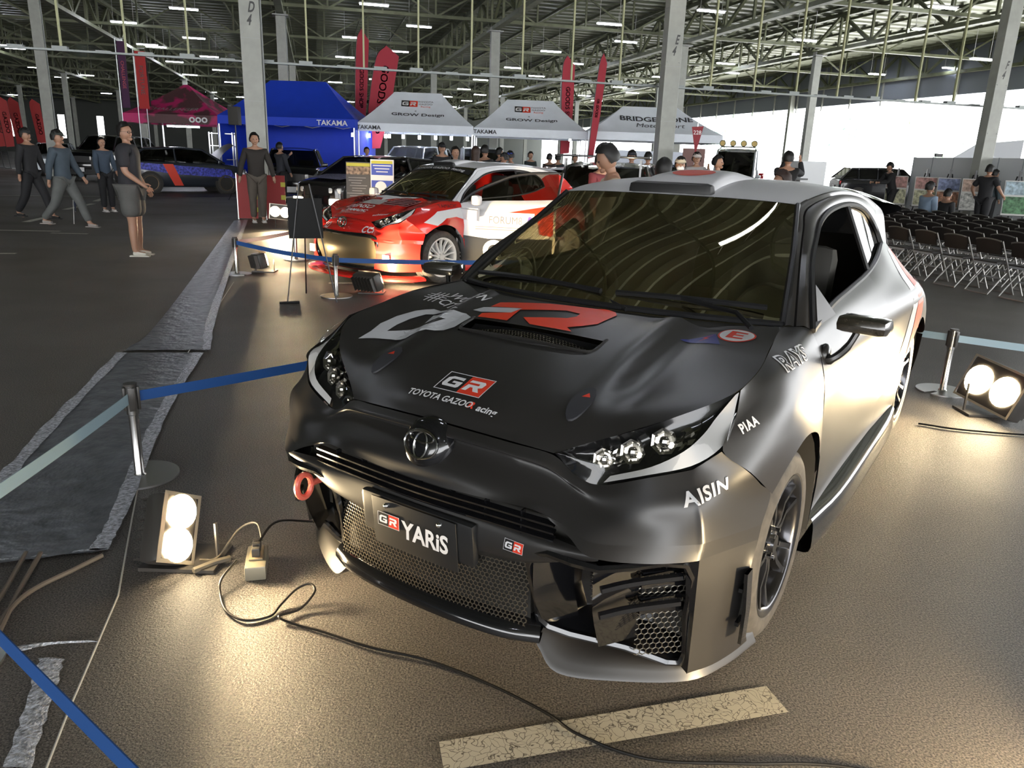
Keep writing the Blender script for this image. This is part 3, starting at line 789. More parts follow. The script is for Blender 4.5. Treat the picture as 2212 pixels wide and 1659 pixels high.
    # rear: hatch, rear screen, bumper
    b = MB().net(sym_net([[(0,3.02,1.12),(.3,3.02,1.12),(.60,3.0,1.12)],[(0,3.12,.95),(.35,3.12,.95),(.64,3.08,.94)],[(0,3.17,.7),(.4,3.18,.7),(.74,3.165,.66)],[(0,3.2,.5),(.4,3.2,.5),(.77,3.16,.5)],[(0,3.15,.25),(.4,3.15,.25),(.72,3.1,.24)]]), 4, 4)
    b.build('tailgate', paint, root)
    MB().net(sym_net([[(0,2.80,1.375),(.3,2.79,1.37),(.60,2.76,1.27)],[(0,3.02,1.12),(.3,3.02,1.12),(.60,3.0,1.12)]]), 4, 4).build('rear_window', GLASS_P, root)
    # underside, arch liners, sills
    b = MB(); b.box((0, 1.28, .24), (1.5, 3.5, .12)); b.box((0,-.45,.42), (.72,.5,.4))
    for y in (0, 2.56):
        for s_ in (1, -1):
            arc = [(y + .385*math.cos(a), .33 + .385*math.sin(a)) for a in [PI*k/12 for k in range(-1, 14)]]
            b.grid([[Vector((s_*.885, p, z)) for p, z in arc], [Vector((s_*.55, p, z)) for p, z in arc]])
            b.grid([[Vector((s_*.55, p, z)) for p, z in arc], [Vector((s_*.55, y, .1)) for p, z in arc]])
    b.build('underbody', DARK, root)
    b = MB(); sk = []
    for y, xo, zt in [(.42,.90,.25),(.8,.925,.24),(1.3,.93,.24),(1.9,.93,.25),(2.14,.92,.27)]:
        sk.append([(.84,y,zt+.03),(xo-.01,y,zt),(xo,y,zt-.06),(xo-.005,y,.12),(.84,y,.11)])
    b.net(sk, 3, 3)
    for s_ in (1, -1):
        if s_ < 0: b.mirror(False)
        b.build('side_skirt', lowtrim, root)
    # interior
    b = MB(); b.net(sym_net([[(0,.2,.93),(.35,.25,.93),(.68,.42,.92)],[(0,.5,.95),(.35,.52,.95),(.70,.6,.94)],[(0,.72,.90),(.35,.74,.9),(.72,.75,.88)],[(0,.74,.6),(.35,.75,.6),(.72,.75,.5)]]), 3, 3)
    b.build('dashboard', mat('dash', (0.13, 0.11, 0.06), 0.6), root)
    for x in (-.36, .36):
        b = MB(); b.box((x, 1.25, .50), (.5,.5,.16), bev=.05); b.box((x, 1.55, .85), (.5,.14,.62), bev=.06, R=Matrix.Rotation(-.2, 3, 'X')); b.box((x, 1.64, 1.2), (.26,.1,.17), bev=.04)
        b.build('seat', DARK, root)
    b = MB(); b.tube([(-.36 + .17*math.cos(a), .82 + .07*math.sin(a), .92 + .16*math.sin(a)) for a in [2*PI*k/20 for k in range(20)]], .014, 6, True); b.cyl((-.36,.82,.92), (-.36,.6,.84), .03)
    b.build('steering_wheel', DARK, root)
    MB().net(sym_net([[(0,.98,1.375),(.5,1.0,1.34)],[(0,1.9,1.425),(.54,1.9,1.37)],[(0,2.7,1.35),(.54,2.7,1.27)]]), 3, 3).build('headliner', DARK, root)
    MB().box((0,1.9,.33), (1.4,2.2,.06)).box((0,2.3,.6), (1.2,.5,.3), bev=.1).build('cabin_floor', DARK, root)
    for (x, y) in ((.885, 0), (-.885, 0), (.895, 2.56), (-.895, 2.56)):
        wheel(root, x + (0.04*(1 if x > 0 else -1) if rally else 0), y, rim=rim, spokes=spokes, twin=(spokes == 10))
    return P

# ================================================================ the black show car
HX, HY, HYAW = 0.1699, 2.7672, -0.5863
hero = thing('car', 'matte black three-door hatchback with white roof and racing lettering, nearest car', 'car', (HX, HY, 0), HYAW)
PAINT = mat('satin_black_paint', (0.020, 0.0185, 0.0175), 0.37, 0.0, spec=0.7)
ROOFW = mat('roof_white_wrap', (0.62, 0.62, 0.64), 0.35)
CARBON = mat('carbon_fibre', (0.02, 0.018, 0.014), 0.2, coat=0.8, noise=0.6, nscale=160)
HP = hatchback(hero, PAINT, ROOFW, PAINT)

# outlet behind the bonnet ridge
b = MB(); b.net([[(-.275,-.28,.918),(0,-.28,.928),(.275,-.28,.918)],[(-.265,-.255,.885),(0,-.255,.895),(.265,-.255,.885)],[(-.27,-.16,.925),(0,-.16,.935),(.27,-.16,.925)]], 4, 4)
outlet = b.build('bonnet_outlet', mat('outlet_black', (0.012, 0.012, 0.013), 0.5), hero)
b = MB()
def fo(a, h_): return Vector((-.262 + a, -.268 + h_*.9, .908 + h_*.32 - 0.03*abs((a-.26)/.26)**2))
hexmesh(b, fo, .524, .09, .013, .0012, 3)
b.build('outlet_mesh', MESHM, outlet)
b = MB(); b.tube(spline([(-.275,-.16,.948),(-.27,-.25,.926),(-.2,-.282,.93),(0,-.288,.935),(.2,-.282,.93),(.27,-.25,.926),(.275,-.16,.948)], 6), .006, 6)
b.build('outlet_lip', PAINT, outlet)
# bonnet pins
for s_ in (1, -1):
    b = MB(); o_ = [(s_*(.382 + .042*math.cos(a)*.75 + .0*math.sin(a)), -.515 + .07*math.sin(a)) for a in [2*PI*k/20 for k in range(20)]]
    bv = bvh_of([HP['hood']])
    P3 = []
    for x, y in o_:
        h = bv.ray_cast(Vector((x, y, 2)), Vector((0, 0, -1)))[0]; P3.append(h + Vector((0, 0, .001)))
    b.prism(P3, (0, 0, .006)); pin = b.build('bonnet_pin', mat('pin_grey', (0.03, 0.03, 0.035), 0.5), hero)
    bb = bvh_of([pin])
    shape('pin_arrow', [[(-.012,-.008),(.014,-.004),(.002,.016)]], (s_*.385, -.505, .9), (1,0,0), (0,1,.35), REDV, pin, bb, off=.001)

# nose: emblem
b = MB(); Me = Matrix.Translation((0,-.755,.69)) @ Matrix.Rotation(math.radians(72), 4, 'X')
b.lathe([(.0, .030), (.04, .0285), (.066, .022), (.080, .010), (.086, -.02)], 36, Me)
emb = b.build('emblem', GLOSSB, hero)
b = MB()
for (ax_, ay_, cy_) in ((.062,.042,0), (.024,.040,-.004), (.044,.016,.022)):
    b.tube([Me @ Vector((ax_*math.cos(a), cy_ + ay_*math.sin(a), .030)) for a in [2*PI*k/28 for k in range(28)]], .0035, 5, True)
b.build('emblem_rings', mat('dark_chrome', (0.5,0.5,0.5), 0.12, 1.0), emb)
# upper grille: backing, slats
b = MB(); b.net(sym_net([[(0,-.74,.60),(.3,-.73,.615),(.42,-.72,.61),(.56,-.70,.54)],[(0,-.74,.50),(.3,-.73,.50),(.42,-.72,.49),(.56,-.70,.49)]]), 4, 2)
ug = b.build('upper_grille', DARK, hero)
for k, z in enumerate((.578, .556, .534)):
    b = MB(); b.strip(spline([(-.46+.0,-.765,z-.006),(-.3,-.785,z),(0,-.80,z),(.3,-.785,z),(.46,-.765,z-.006)], 6), .006, (0,-.3,1), .02)
    b.build('grille_slat', GLOSSB, ug)
b = MB()
for x in (-.36,-.24,-.12,.0,.12,.24,.36): b.box((x, -.785 + abs(x)*.04, .556), (.005,.02,.07))
b.build('grille_upright', GLOSSB, ug)
# centre bar carrying the plate
bar = [[(0,-.765,.532),(.3,-.76,.53),(.45,-.758,.528),(.585,-.775,.53)],[(0,-.79,.515),(.3,-.783,.513),(.45,-.785,.512),(.600,-.775,.515)],[(0,-.792,.44),(.2,-.79,.44),(.38,-.785,.445),(.54,-.765,.490)],[(0,-.775,.40),(.2,-.772,.40),(.37,-.76,.425),(.53,-.745,.48)]]
barp = MB().net(sym_net(bar), 5, 4).build('bumper_bar', PAINT, hero)
b = MB(); b.box((0,-.795,.44), (.44,.03,.14), bev=.015, R=Matrix.Rotation(.1, 3, 'X')); b.build('plate_holder', mat('holder_black', (0.02,0.02,0.02), 0.3), hero)
Rp = Matrix.Rotation(.10, 3, 'X')
b = MB(); b.box((0,-.814,.422), (.33,.004,.165), bev=.0018, R=Rp)
plate = b.build('number_plate', mat('plate_black', (0.02, 0.02, 0.02), 0.35), hero)
PU, PV = Vector((1,0,0)), Rp @ Vector((0,0,1))
PO = Vector((0,-.8175,.422))
def PP(x, z): return PO + PU*x + PV*z
def gr_badge(name, O, U, V, w, parent, bvh=None, slant=.22, border=True, off=.0015, gw=WHITEL, rw=WHITEL):
    """the two-tone square badge with its two letters"""
    h = w*.52; s = slant*h
    Q = lambda x0, x1: [(x0 - s, -h/2), (x1 - s, -h/2), (x1 + s, h/2), (x0 + s, h/2)]
    t_ = w*.012
    bk = shape(name, [Q(-w/2, 0)], O, U, V, BLACKV, parent, bvh, off=off)
    shape('badge_red_half', [Q(0, w/2)], O, U, V, REDV, bk, bvh, off=off)
    if border:
        fr = []
        a, c = Q(-w/2, w/2), Q(-w/2 - t_*1.4, w/2 + t_*1.4)
        c = [(x, y + (t_*1.4 if i > 1 else -t_*1.4)) for i, (x, y) in enumerate(c)]
        for i in range(4): j = (i+1) % 4; fr.append([a[i], a[j], c[j], c[i]])
        shape('badge_border', fr, O, U, V, WHITEL, bk, bvh, off=off + .0004)
    # wide block letters
    k = w*.42
    G = [(.98,.62),(.98,.86),(.3,.86),(.06,.7),(0,.2),(.1,.0),(.9,.0),(.99,.1),(1.02,.5),(.5,.5),(.48,.34),(.74,.34),(.72,.2),(.3,.2),(.26,.28),(.32,.62),(.4,.66),(.7,.66)]
    R_ = [(0,0),(.26,0),(.34,.30),(.48,.30),(.66,0),(.98,0),(.76,.32),(.95,.40),(1.0,.72),(.88,.86),(.12,.86),(.08,.66),(.70,.66),(.70,.50),(.12,.50)]
    def L(P_, x0): return [((x0 + (p[0] - .0)*.92 + (p[1]-.43)*slant*.55)*k, (p[1] - .43)*k*.86) for p in P_]
    shape('badge_letter', [L(G, -1.08)], O, U, V, gw, bk, bvh, off=off + .0006)
    shape('badge_letter', [L(R_, .06)], O, U, V, rw, bk, bvh, off=off + .0006)
    return bk
gr_badge('plate_badge', PP(-.098,.012), PU, PV, .085, plate, None, slant=.04)
lettering('plate_lettering', 'YARiS', PP(.045, -.003), PU, PV, .085, WHITEL, plate, bold=.0025, wide=.82, shear=.08)
b = MB()
for x in (-.105,.105): b.sphere(PP(x,.062), .009, 8, 6)
b.build('plate_bolt', CHROME, plate)
gr_badge('grille_badge', (.345,-.80,.478), (1,.03,0), (0,-.1,1), .062, barp, bvh_of([barp]), slant=.05, off=.002)
# lower grille mesh
MB().net(sym_net([[(0,-.76,.42),(.2,-.755,.42),(.37,-.74,.46)],[(0,-.75,.2),(.2,-.745,.2),(.37,-.72,.2)]]), 4, 2).build('lower_grille', DARK, hero)
b = MB()
def fl_(a, h_): x = a - .375; return Vector((x, -.79 + .04*(x/.375)**2 + (h_*.05), .205 + h_))
hexmesh(b, fl_, .75, .245, .0145, .0021, 4)
b.build('lower_mesh', MESHM, hero)
# lower lip and splitter
def section_sweep(path, prof, mirror=False):
    """path points (x,y) in plan with outward normal; prof list of (out, z)"""
    P_ = [Vector((x, y, 0)) for x, y in path]; g_ = []
    for i, p in enumerate(P_):
        d = (P_[min(i+1, len(P_)-1)] - P_[max(i-1, 0)]).normalized(); n_ = Vector((d.y, -d.x, 0))
        g_.append([p + n_*o_ + Vector((0, 0, z)) for o_, z in prof])
    return g_
pth = [(p.x, p.y) for p in spline([(-.40,-.705,0),(-.3,-.745,0),(-.15,-.765,0),(0,-.77,0),(.15,-.765,0),(.3,-.745,0),(.40,-.705,0)], 6)]
b = MB(); b.grid(section_sweep(pth, [(-.05,.225),(.0,.225),(.03,.212),(.045,.19),(.045,.172),(.02,.165),(-.08,.165)]))
b.build('lower_lip', GLOSSB, hero)
for s_ in (1, -1):
    b = MB(); out = [(.385,-.70,.15),(.46,-.70,.085),(.62,-.62,.08),(.78,-.50,.08),(.845,-.36,.08),(.885,-.20,.085)]
    inn = [(.40,-.60,.19),(.5,-.58,.15),(.62,-.54,.13),(.74,-.46,.115),(.80,-.36,.11),(.84,-.20,.11)]
    b.net([inn, [tuple(Vector(a).lerp(Vector(c), .6) + Vector((0,0,.02))) for a, c in zip(inn, out)], out, [(x, y + .004, z - .02) for x, y, z in out], [(x*.9, y*.8, z - .02) for x, y, z in out]], 5, 3)
    if s_ < 0: b.mirror(False)
    b.build('splitter', PAINT, hero, ang=0.6)
# side pods
for s_ in (1, -1):
    e = MB()
    hole = [(.40,-.775,.475),(.60,-.765,.487),(.775,-.60,.487),(.775,-.555,.30),(.765,-.53,.135),(.62,-.60,.165),(.42,-.705,.21),(.395,-.73,.30)]
    back = [(.47,-.60,.44),(.60,-.60,.45),(.73,-.44,.45),(.73,-.43,.30),(.72,-.42,.17),(.60,-.50,.2),(.48,-.58,.24),(.46,-.59,.32)]
    e.grid([[Vector(p) for p in hole], [Vector(p) for p in back]], False); e.grid([[Vector(hole[-1]), Vector(hole[0])], [Vector(back[-1]), Vector(back[0])]])
    e.poly(back)
    if s_ < 0: e.mirror(False)
    pod = e.build('side_intake', GLOSSB, hero, smooth=False)
    e = MB(); e.tube(spline(hole, 3, True), .012, 6, True)
    e.net([[(.572,-.742,.47),(.575,-.735,.33),(.575,-.68,.19)],[(.60,-.70,.47),(.605,-.68,.33),(.60,-.64,.19)],[(.655,-.62,.46),(.655,-.60,.33),(.64,-.57,.19)]], 3, 3)
    e.net([[(.40,-.772,.46),(.40,-.76,.33),(.41,-.715,.22)],[(.47,-.66,.45),(.47,-.65,.33),(.48,-.63,.23)]], 3, 3)
    if s_ < 0: e.mirror(False)
    e.build('intake_frame', GLOSSB, pod)
    e = MB()
    for z in (.415, .335): e.tube(spline([(.60,-.745,z),(.66,-.68,z+.012),(.76,-.575,z+.018)], 4), .012, 6)
    for z in (.44, .40, .36, .32): e.strip([(.665,-.635,z),(.715,-.575,z),(.765,-.525,z)], .012, (0,-.2,1), .02)
    if s_ < 0: e.mirror(False)
    e.build('intake_vane', GLOSSB, pod)
    e = MB()
    hexmesh(e, lambda a, h_: Vector((.66 + a*.72, -.63 + a*.68, .165 + h_)), .155, .29, .019, .0018, 4)
    if s_ < 0: e.mirror(False)
    e.build('intake_mesh', mat('mesh_bright', (0.3,0.28,0.24), 0.25, 0.9), pod); e = MB()
    hexmesh(e, lambda a, h_: Vector((.50 + a*.9, -.60 + a*.2, .27 + h_)), .07, .18, .014, .0015, 4)
    if s_ < 0: e.mirror(False)
    e.build('intake_mesh', mat('mesh_bright', (0.3,0.28,0.24), 0.25, 0.9), pod)
    e = MB(); e.net(BLADE, 5, 5)
    if s_ < 0: e.mirror(False)
    bl_ = e.build('bumper_side', PAINT, hero)
    e = MB(); e.grid([[Vector((.775,-.60,.487)),Vector((.775,-.555,.30)),Vector((.765,-.53,.125))],[Vector((.806,-.586,.505)),Vector((.80,-.562,.30)),Vector((.792,-.537,.11))]])
    e.box((.882,-.40,.36), (.012,.05,.012)); e.box((.882,-.40,.25), (.012,.05,.012))
    e.strip([(.893,-.41,.42),(.898,-.40,.30),(.893,-.385,.18)], .045, (0,1,0), .01)
    if s_ < 0: e.mirror(False)
    e.build('corner_fin', GLOSSB, bl_)
# tow hook, camera-left
b = MB(); b.tube([(-.555, -.755 + .032*math.cos(a), .40 + .042*math.sin(a)) for a in [2*PI*k/20 for k in range(20)]], .011, 8, True)
b.cyl((-.555,-.72,.40), (-.555,-.62,.40), .012)
b.build('tow_hook', mat('tow_red', (0.8,0.15,0.1), 0.3), hero)
# mirrors
for s_ in (1, -1):
    b = MB(); b.box((.950,.485,.997), (.175,.11,.060), bev=.028, R=Matrix.Rotation(-.12, 3, 'Z'))
    if s_ < 0: b.mirror(False)
    mi = b.build('door_mirror', CARBON, hero)
    b = MB(); b.tube(spline([(.93,.50,.972),(.905,.48,.91),(.87,.45,.87),(.835,.46,.86)], 4), [.012]*4 + [.014]*5 + [.02]*4, 8); b.sphere((.835,.47,.87), .045, 12, 8, (.5,1,1))
    if s_ < 0: b.mirror(False)
    b.build('mirror_stalk', mat('stalk_black', (.015,.015,.015), .25), mi)
    b = MB(); b.box((.950,.538,.997), (.155,.01,.048), bev=.004, R=Matrix.Rotation(-.12, 3, 'Z'))
    if s_ < 0: b.mirror(False)
    b.build('mirror_glass', CHROME, mi)
# roof scoop and markings
b = MB(); top = [[(0,.93,1.432),(.14,.935,1.430),(.18,.945,1.42),(.19,.955,1.38)],[(0,1.12,1.472),(.13,1.12,1.470),(.17,1.125,1.458),(.185,1.13,1.41)],[(0,1.35,1.494),(.12,1.35,1.49),(.16,1.35,1.47),(.18,1.35,1.44)],[(0,1.58,1.472),(.12,1.58,1.470),(.16,1.58,1.46),(.18,1.58,1.44)]]
b.net(sym_net(top), 4, 4); vent = b.build('roof_vent', ROOFW, hero)
b = MB(); b.box((0,.925,1.396), (.40,.07,.086), bev=.036); b.build('vent_mouth', mat('vent_black', (.012,.012,.012), .45), vent)
b = MB(); bvR = bvh_of([vent, HP['roof']])
shape('roof_disc', [circ(0,0,.10,.10,30)], (0,1.18,1.5), (1,0,0), (0,1,0), REDV, vent, bvR, L=.03, off=.002)
# spoiler
b = MB(); b.net(sym_net([[(0,2.76,1.40),(.35,2.76,1.395),(.60,2.72,1.34)],[(0,2.9,1.41),(.35,2.9,1.405),(.63,2.85,1.33)],[(0,3.05,1.40),(.35,3.04,1.39),(.66,2.98,1.31)],[(0,3.05,1.375),(.35,3.04,1.365),(.66,2.98,1.285)],[(0,2.82,1.345),(.35,2.81,1.335),(.60,2.78,1.26)]]), 4, 3)
b.build('rear_spoiler', GLOSSB, hero)
# ---------------------------------------------------------------- lettering and marks on the black car
bh = bvh_of([HP['hood']]); UPO, UX1, VY1 = (0, 0, 1.0), (1, 0, 0), (0, 1, 0)
HOODG = mat('pearl_white_vinyl', (.55, .56, .58), .3)
HOODR = mat('orange_red_vinyl', (.80, .055, .015), .4)
G_ = [(-.605,-.43),(-.6104,-.358),(-.6272,-.288),(-.6167,-.205),(-.583,-.135),(-.531,-.085),(-.46,-.085),(-.385,-.118),(-.4746,-.109),(-.5276,-.138),(-.554,-.203),(-.5654,-.262),(-.5631,-.3208),(-.5186,-.28),(-.4687,-.245),(-.3897,-.2507),(-.3687,-.2117),(-.4388,-.205),(-.4703,-.2137),(-.4939,-.1335),(-.3255,-.144),(-.282,-.172),(-.286,-.215),(-.288,-.262),(-.3142,-.2922),(-.3847,-.3065),(-.4351,-.3329),(-.5133,-.3545)]
shape('bonnet_letter_white', [G_, [(-.3219,-.1059),(-.2967,-.0725),(-.1341,-.0514),(-.1531,-.099),(-.276,-.118)]], UPO, UX1, VY1, HOODG, HP['hood'], bh, L=.04, off=.003)
R_ = [(-.262,-.012),(-.0656,.0326),(.0702,.0474),(.165,.06),(.1944,.0557),(.212,.03),(.206,-.0054),(.1929,-.0757),(.155,-.11),(.1092,-.1402),(.1404,-.163),(.05,-.163),(-.03,-.163),(-.0853,-.1213),(.0705,-.0755),(.095,-.05),(.0925,-.0223),(.0334,-.0131),(-.1343,-.0663),(-.1275,-.163),(-.2577,-.163),(-.2633,-.1295),(-.1531,-.099),(-.1341,-.0514),(-.2705,-.0639)]
shape('bonnet_letter_red', [R_], UPO, UX1, VY1, HOODR, HP['hood'], bh, L=.04, off=.0035)
hl = gr_badge('bonnet_badge', (.002,-.577,.84), (1,0,0), (0,1,.36), .172, HP['hood'], bh, slant=0.02, off=.0015)
lettering('bonnet_lettering', 'TOYOTA GAZOO', (-.036,-.652,.80), (1,0,0), (0,1,.4), .036, WHITEL, HP['hood'], bh, bold=.0008, wide=.86, L=.02, shear=.08)
lettering('bonnet_lettering_red', 'R', (.086,-.652,.80), (1,0,0), (0,1,.4), .036, REDV, HP['hood'], bh, bold=.0015, wide=.95, L=.02, shear=.08)
lettering('bonnet_lettering', 'acing', (.144,-.655,.80), (1,0,0), (0,1,.4), .036, WHITEL, HP['hood'], bh, bold=.0008, wide=.95, L=.02, shear=.08)
TRIB = mat('sticker_blue', (.04, .05, .25), .35)
sb_ = shape('warning_sticker', [[(.465,.0),(.55,.105),(.60,.01)]], UPO, UX1, VY1, TRIB, HP['hood'], bh, off=.0015)
shape('lightning_mark', [[(.522,.018),(.548,.052),(.535,.054),(.552,.088),(.525,.05),(.538,.046)]], UPO, UX1, VY1, HOODR, sb_, bh, off=.003)
eo = shape('round_sticker', [circ(.6197,.1162,.062,.070,30)], UPO, UX1, VY1, REDV, HP['hood'], bh, off=.0015)
shape('sticker_face', [circ(.6197,.1162,.056,.064,30)], UPO, UX1, VY1, WHITEL, eo, bh, off=.0024)
shape('sticker_letter', [[(.592,.078),(.648,.078),(.648,.092),(.612,.092),(.612,.109),(.642,.109),(.642,.123),(.612,.123),(.612,.140),(.648,.140),(.648,.154),(.592,.154)]], UPO, UX1, VY1, REDV, eo, bh, off=.0034)
bf = bvh_of([HP['fender'], HP['hood']])
def side_text(nm, t, p0, p1, upv, size, m, bv, parent, **k):
    p0, p1 = Vector(p0), Vector(p1)
    return lettering(nm, t, (p0 + p1)/2, p1 - p0, upv, size, m, parent, bv, **k)
side_text('wing_lettering', 'RAYS', (.806,-.035,.927), (.82,.235,.925), (-.35,.2,1), .072, WHITEL, bvh_of([HP['fender']]), HP['fender'], bold=.004, wide=1.5, L=.02, shear=.1)
side_text('wing_lettering_inner', 'RAYS', (.806,-.035,.927), (.82,.235,.925), (-.35,.2,1), .072, BLACKV, bvh_of([HP['fender']]), HP['fender'], bold=-.0005, wide=1.5, L=.02, shear=.1, off=.004)
side_text('wing_lettering', 'PIAA', (.812,-.405,.819), (.836,-.302,.834), (-.3,-.1,1), .034, WHITEL, bf, HP['fender'], bold=.0012, space=1.15, wide=1.1, L=.015, shear=.1)
side_text('bumper_lettering', 'AISIN', (.756,-.607,.670), (.823,-.495,.698), (-.15,-.1,1), .046, HOODG, bvh_of([HP['nose']]), HP['nose'], bold=.0014, space=1.12, wide=1.2, L=.015, shear=.15)
lettering('bonnet_lettering', 'WOVEN', (-.455,.045,1.0), (1,-.30,0), (.3,1,0), .075, WHITEL, HP['hood'], bh, bold=.001, wide=.85, L=.03)
lettering('bonnet_lettering', 'CITY', (-.50,-.02,1.0), (1,-.30,0), (.3,1,0), .075, WHITEL, HP['hood'], bh, bold=.001, wide=.8, L=.03)
wv = []
for k in range(3):
    o = -.022 + .022*k
    for q in ([(-.61+o-.003,-.03),(-.61+o+.003,-.03),(-.61+o+.003,.085),(-.61+o-.003,.085)], [(-.66,.03+o-.003),(-.56,.03+o-.003),(-.56,.03+o+.003),(-.66,.03+o+.003)]): wv.append(q)
shape('weave_mark', wv, UPO, UX1, VY1, WHITEL, HP['hood'], bvh_of([HP['hood'], HP['fender']]), off=.0015)
# rear side graphics, C-pillar: white and red slanting bands
bq = bvh_of([HP['quarter'], HP['cpil'], HP['door_l']])
for s_ in (1, -1):
    U_ = (0, 1, 0); O_ = (s_*1.1, 2.2, .9)
    vv_ = (0, 0, 1) if s_ > 0 else (0, 0, 1)
    if s_ > 0: pol = [[(-.28,-.55),(-.16,-.55),(.26,.20),(.12,.20)], [(-.14,-.55),(.06,-.55),(.48,.20),(.28,.20)]]
    for k, (P_, m_) in enumerate(zip(pol, (HOODG, HOODR))):
        N_ = Vector(U_).cross(Vector(vv_))
        vs, fs = subdiv2([Vector((x, y, 0)) for x, y in P_], [(0,1,2,3)], .06)
        out = []
        for p in vs:
            q = Vector(O_) + Vector((0, p.x, p.y)); d = Vector((-s_, 0, 0)); h = bq.ray_cast(q, d)[0]
            out.append((h if h is not None else Vector((s_*.8, q.y, q.z))) - d*.002)
        if all(abs(o.x) > .5 for o in out): MB().add(out, fs).build('side_band', m_, HP['quarter'] if not isinstance(HP['quarter'], list) else HP['quarter'][0], smooth=False)
# ================================================================ the red and white rally car
REDP = mat('rally_red_paint', (.62, .02, .015), .22, coat=.6)
WHP = mat('rally_white_paint', (.70, .70, .71), .25, coat=.4)
RX, RY, RYAW = -1.6038, 10.0463, -0.7104
rally = thing('car', 'red and white rally car with its side door open, behind the black car', 'car', (RX, RY, 0), RYAW)
WRIM = mat('white_rim', (.75, .73, .70), .3)
RP = hatchback(rally, REDP, WHP, WHP, rally=True, lowtrim=REDP, rim=WRIM, spokes=14, left_door=False)
# open door: hinge at the front edge, swung out
HG = Vector((.80, .43, 0)); TH = math.radians(60)
Md = Matrix.Translation(HG) @ Matrix.Rotation(-TH, 4, 'Z') @ Matrix.Translation(-HG)
dn = RP['door_net']; n = len(dn.v)
b = MB(); b.x = Md; b.add(dn.v, dn.f); inner = [(x - .07, y, z) for x, y, z in dn.v]; b.add(inner, dn.f)
rd = b.build('door', WHP, rally)
b = MB(); b.x = Md; b.net(RP['win_net'], 4, 8); b.build('door_window', glass('tinted_door_glass', (.30,.27,.22), 1.0, 0, .08), rd)
b = MB(); b.x = Md; b.tube(spline(B_WIN[:7], 4) + [Vector((.745,1.64,1.04))], .016, 6); b.build('door_frame', SEAL, rd)
def dvec(y, z, x=.93): return Md @ Vector((x, y, z))
DO, DU = dvec(1.0, .6, .88), (Md.to_3x3() @ Vector((0, 1, 0)))
bd = bvh_of([rd])
def dshape(nm, P_, m_, off): return shape(nm, P_, DO, DU, (0,0,1), m_, rd, bd, L=.06, off=off)
dshape('door_black_panel', [[(-.58,-.38),(.62,-.38),(.62,-.03),(-.2,-.06),(-.58,-.02)]], BLACKV, .003)
dshape('door_red_panel', [[(.0,.26),(.62,.38),(.62,.0),(.45,.02),(.42,.22),(-.1,.24)]], REDV, .003)
pn = dshape('door_plate', [[(-.40,.02),(.38,.02),(.38,.27),(-.40,.27)]], WHITEL, .005)
lettering('door_lettering', 'FORUM8', Vector(DO) + Vector((0,0,.17)) + Vector(DU)*.02, DU, (0,0,1), .13, mat('grey_text', (.2,.2,.22), .5), rd, bd, bold=.0, wide=.85, L=.08, off=.008)
dshape('door_plate_mark', [[(.27,.09),(.31,.23),(.35,.23),(.33,.16)]], mat('violet_mark', (.12,.06,.3), .5), .008)
dshape('door_plate_line', [[(-.36,.05),(.34,.05),(.34,.062),(-.36,.062)],[(-.36,.08),(.2,.08),(.2,.09),(-.36,.09)]], mat('grey_text', (.2,.2,.22), .5), .008)
dshape('door_letter', [[(x, y) for x, y in circ(-.12,-.2,.14,.13,20)[2:-2]] + [(x, y) for x, y in circ(-.12,-.2,.075,.07,20)[2:-2]][::-1]], WHITEL, .007)
# nose and bonnet markings
rb = bvh_of([RP['hood']]); rn = bvh_of([RP['nose']])
shape('bonnet_white', [[(-.02,-.18),(.10,-.08),(.42,.12),(.30,.12),(.13,.03),(-.10,.05),(-.16,-.0)],[(-.46,.06),(-.20,.08),(-.02,.04),(-.12,-.08)]], UPO, UX1, VY1, WHITEL, RP['hood'], rb, L=.05, off=.002)
shape('bonnet_plate', [[(-.30,-.34),(.14,-.34),(.11,-.16),(-.22,-.16)]], UPO, UX1, VY1, mat('plate_grey', (.5,.5,.48), .5), RP['hood'], rb, L=.05, off=.003)
for x, y, s_, t in ((-.10,-.44,.15,'DENSO'), (-.03,-.575,.09,'TAMADIC')):
    lettering('bonnet_lettering', t, (x, y, .9), (1,0,0), (0,1,.2), s_, WHITEL, RP['hood'], rb, bold=.003, L=.04, off=.004)
lettering('bonnet_lettering', 'mobeamer', (.43,-.56,.84), (1,.45,0), (-.3,1,.2), .05, WHITEL, RP['hood'], rb, L=.04, off=.004)
for s_ in (1, -1):
    lettering('bumper_lettering', 'CCI', (s_*.42,-.80,.635), (1, .25*s_, 0), (0,-.1,1), .085, WHITEL, RP['nose'], rn, bold=.002, wide=1.2, L=.04, off=.003)
b = MB(); Me = Matrix.Translation((0,-.76,.70)) @ Matrix.Rotation(math.radians(72), 4, 'X')
for (ax_, ay_, cy_) in ((.085,.06,0), (.035,.055,-.004), (.06,.022,.03)): b.tube([Me @ Vector((ax_*math.cos(a), cy_ + ay_*math.sin(a), .045)) for a in [2*PI*k/24 for k in range(24)]], .008, 6, True)
b.build('emblem', CHROME, rally)
# vents in the bonnet
for s_ in (1, -1):
    b = MB(); Pq = []
    for x, y in ((.20,-.34),(.52,-.22),(.56,-.02),(.30,-.10)):
        h = rb.ray_cast(Vector((s_*x, y, 2)), Vector((0,0,-1)))[0]; Pq.append(h + Vector((0,0,.012)))
    b.prism(Pq, (0,0,.012))
    for k in range(4):
        a = Pq[0].lerp(Pq[3], (k+.5)/4); c = Pq[1].lerp(Pq[2], (k+.5)/4); b.tube([a + Vector((0,0,.02)), c + Vector((0,0,.02))], .008, 4)
    b.build('bonnet_vent', mat('vent_red_black', (.09,.012,.012), .35), rally)
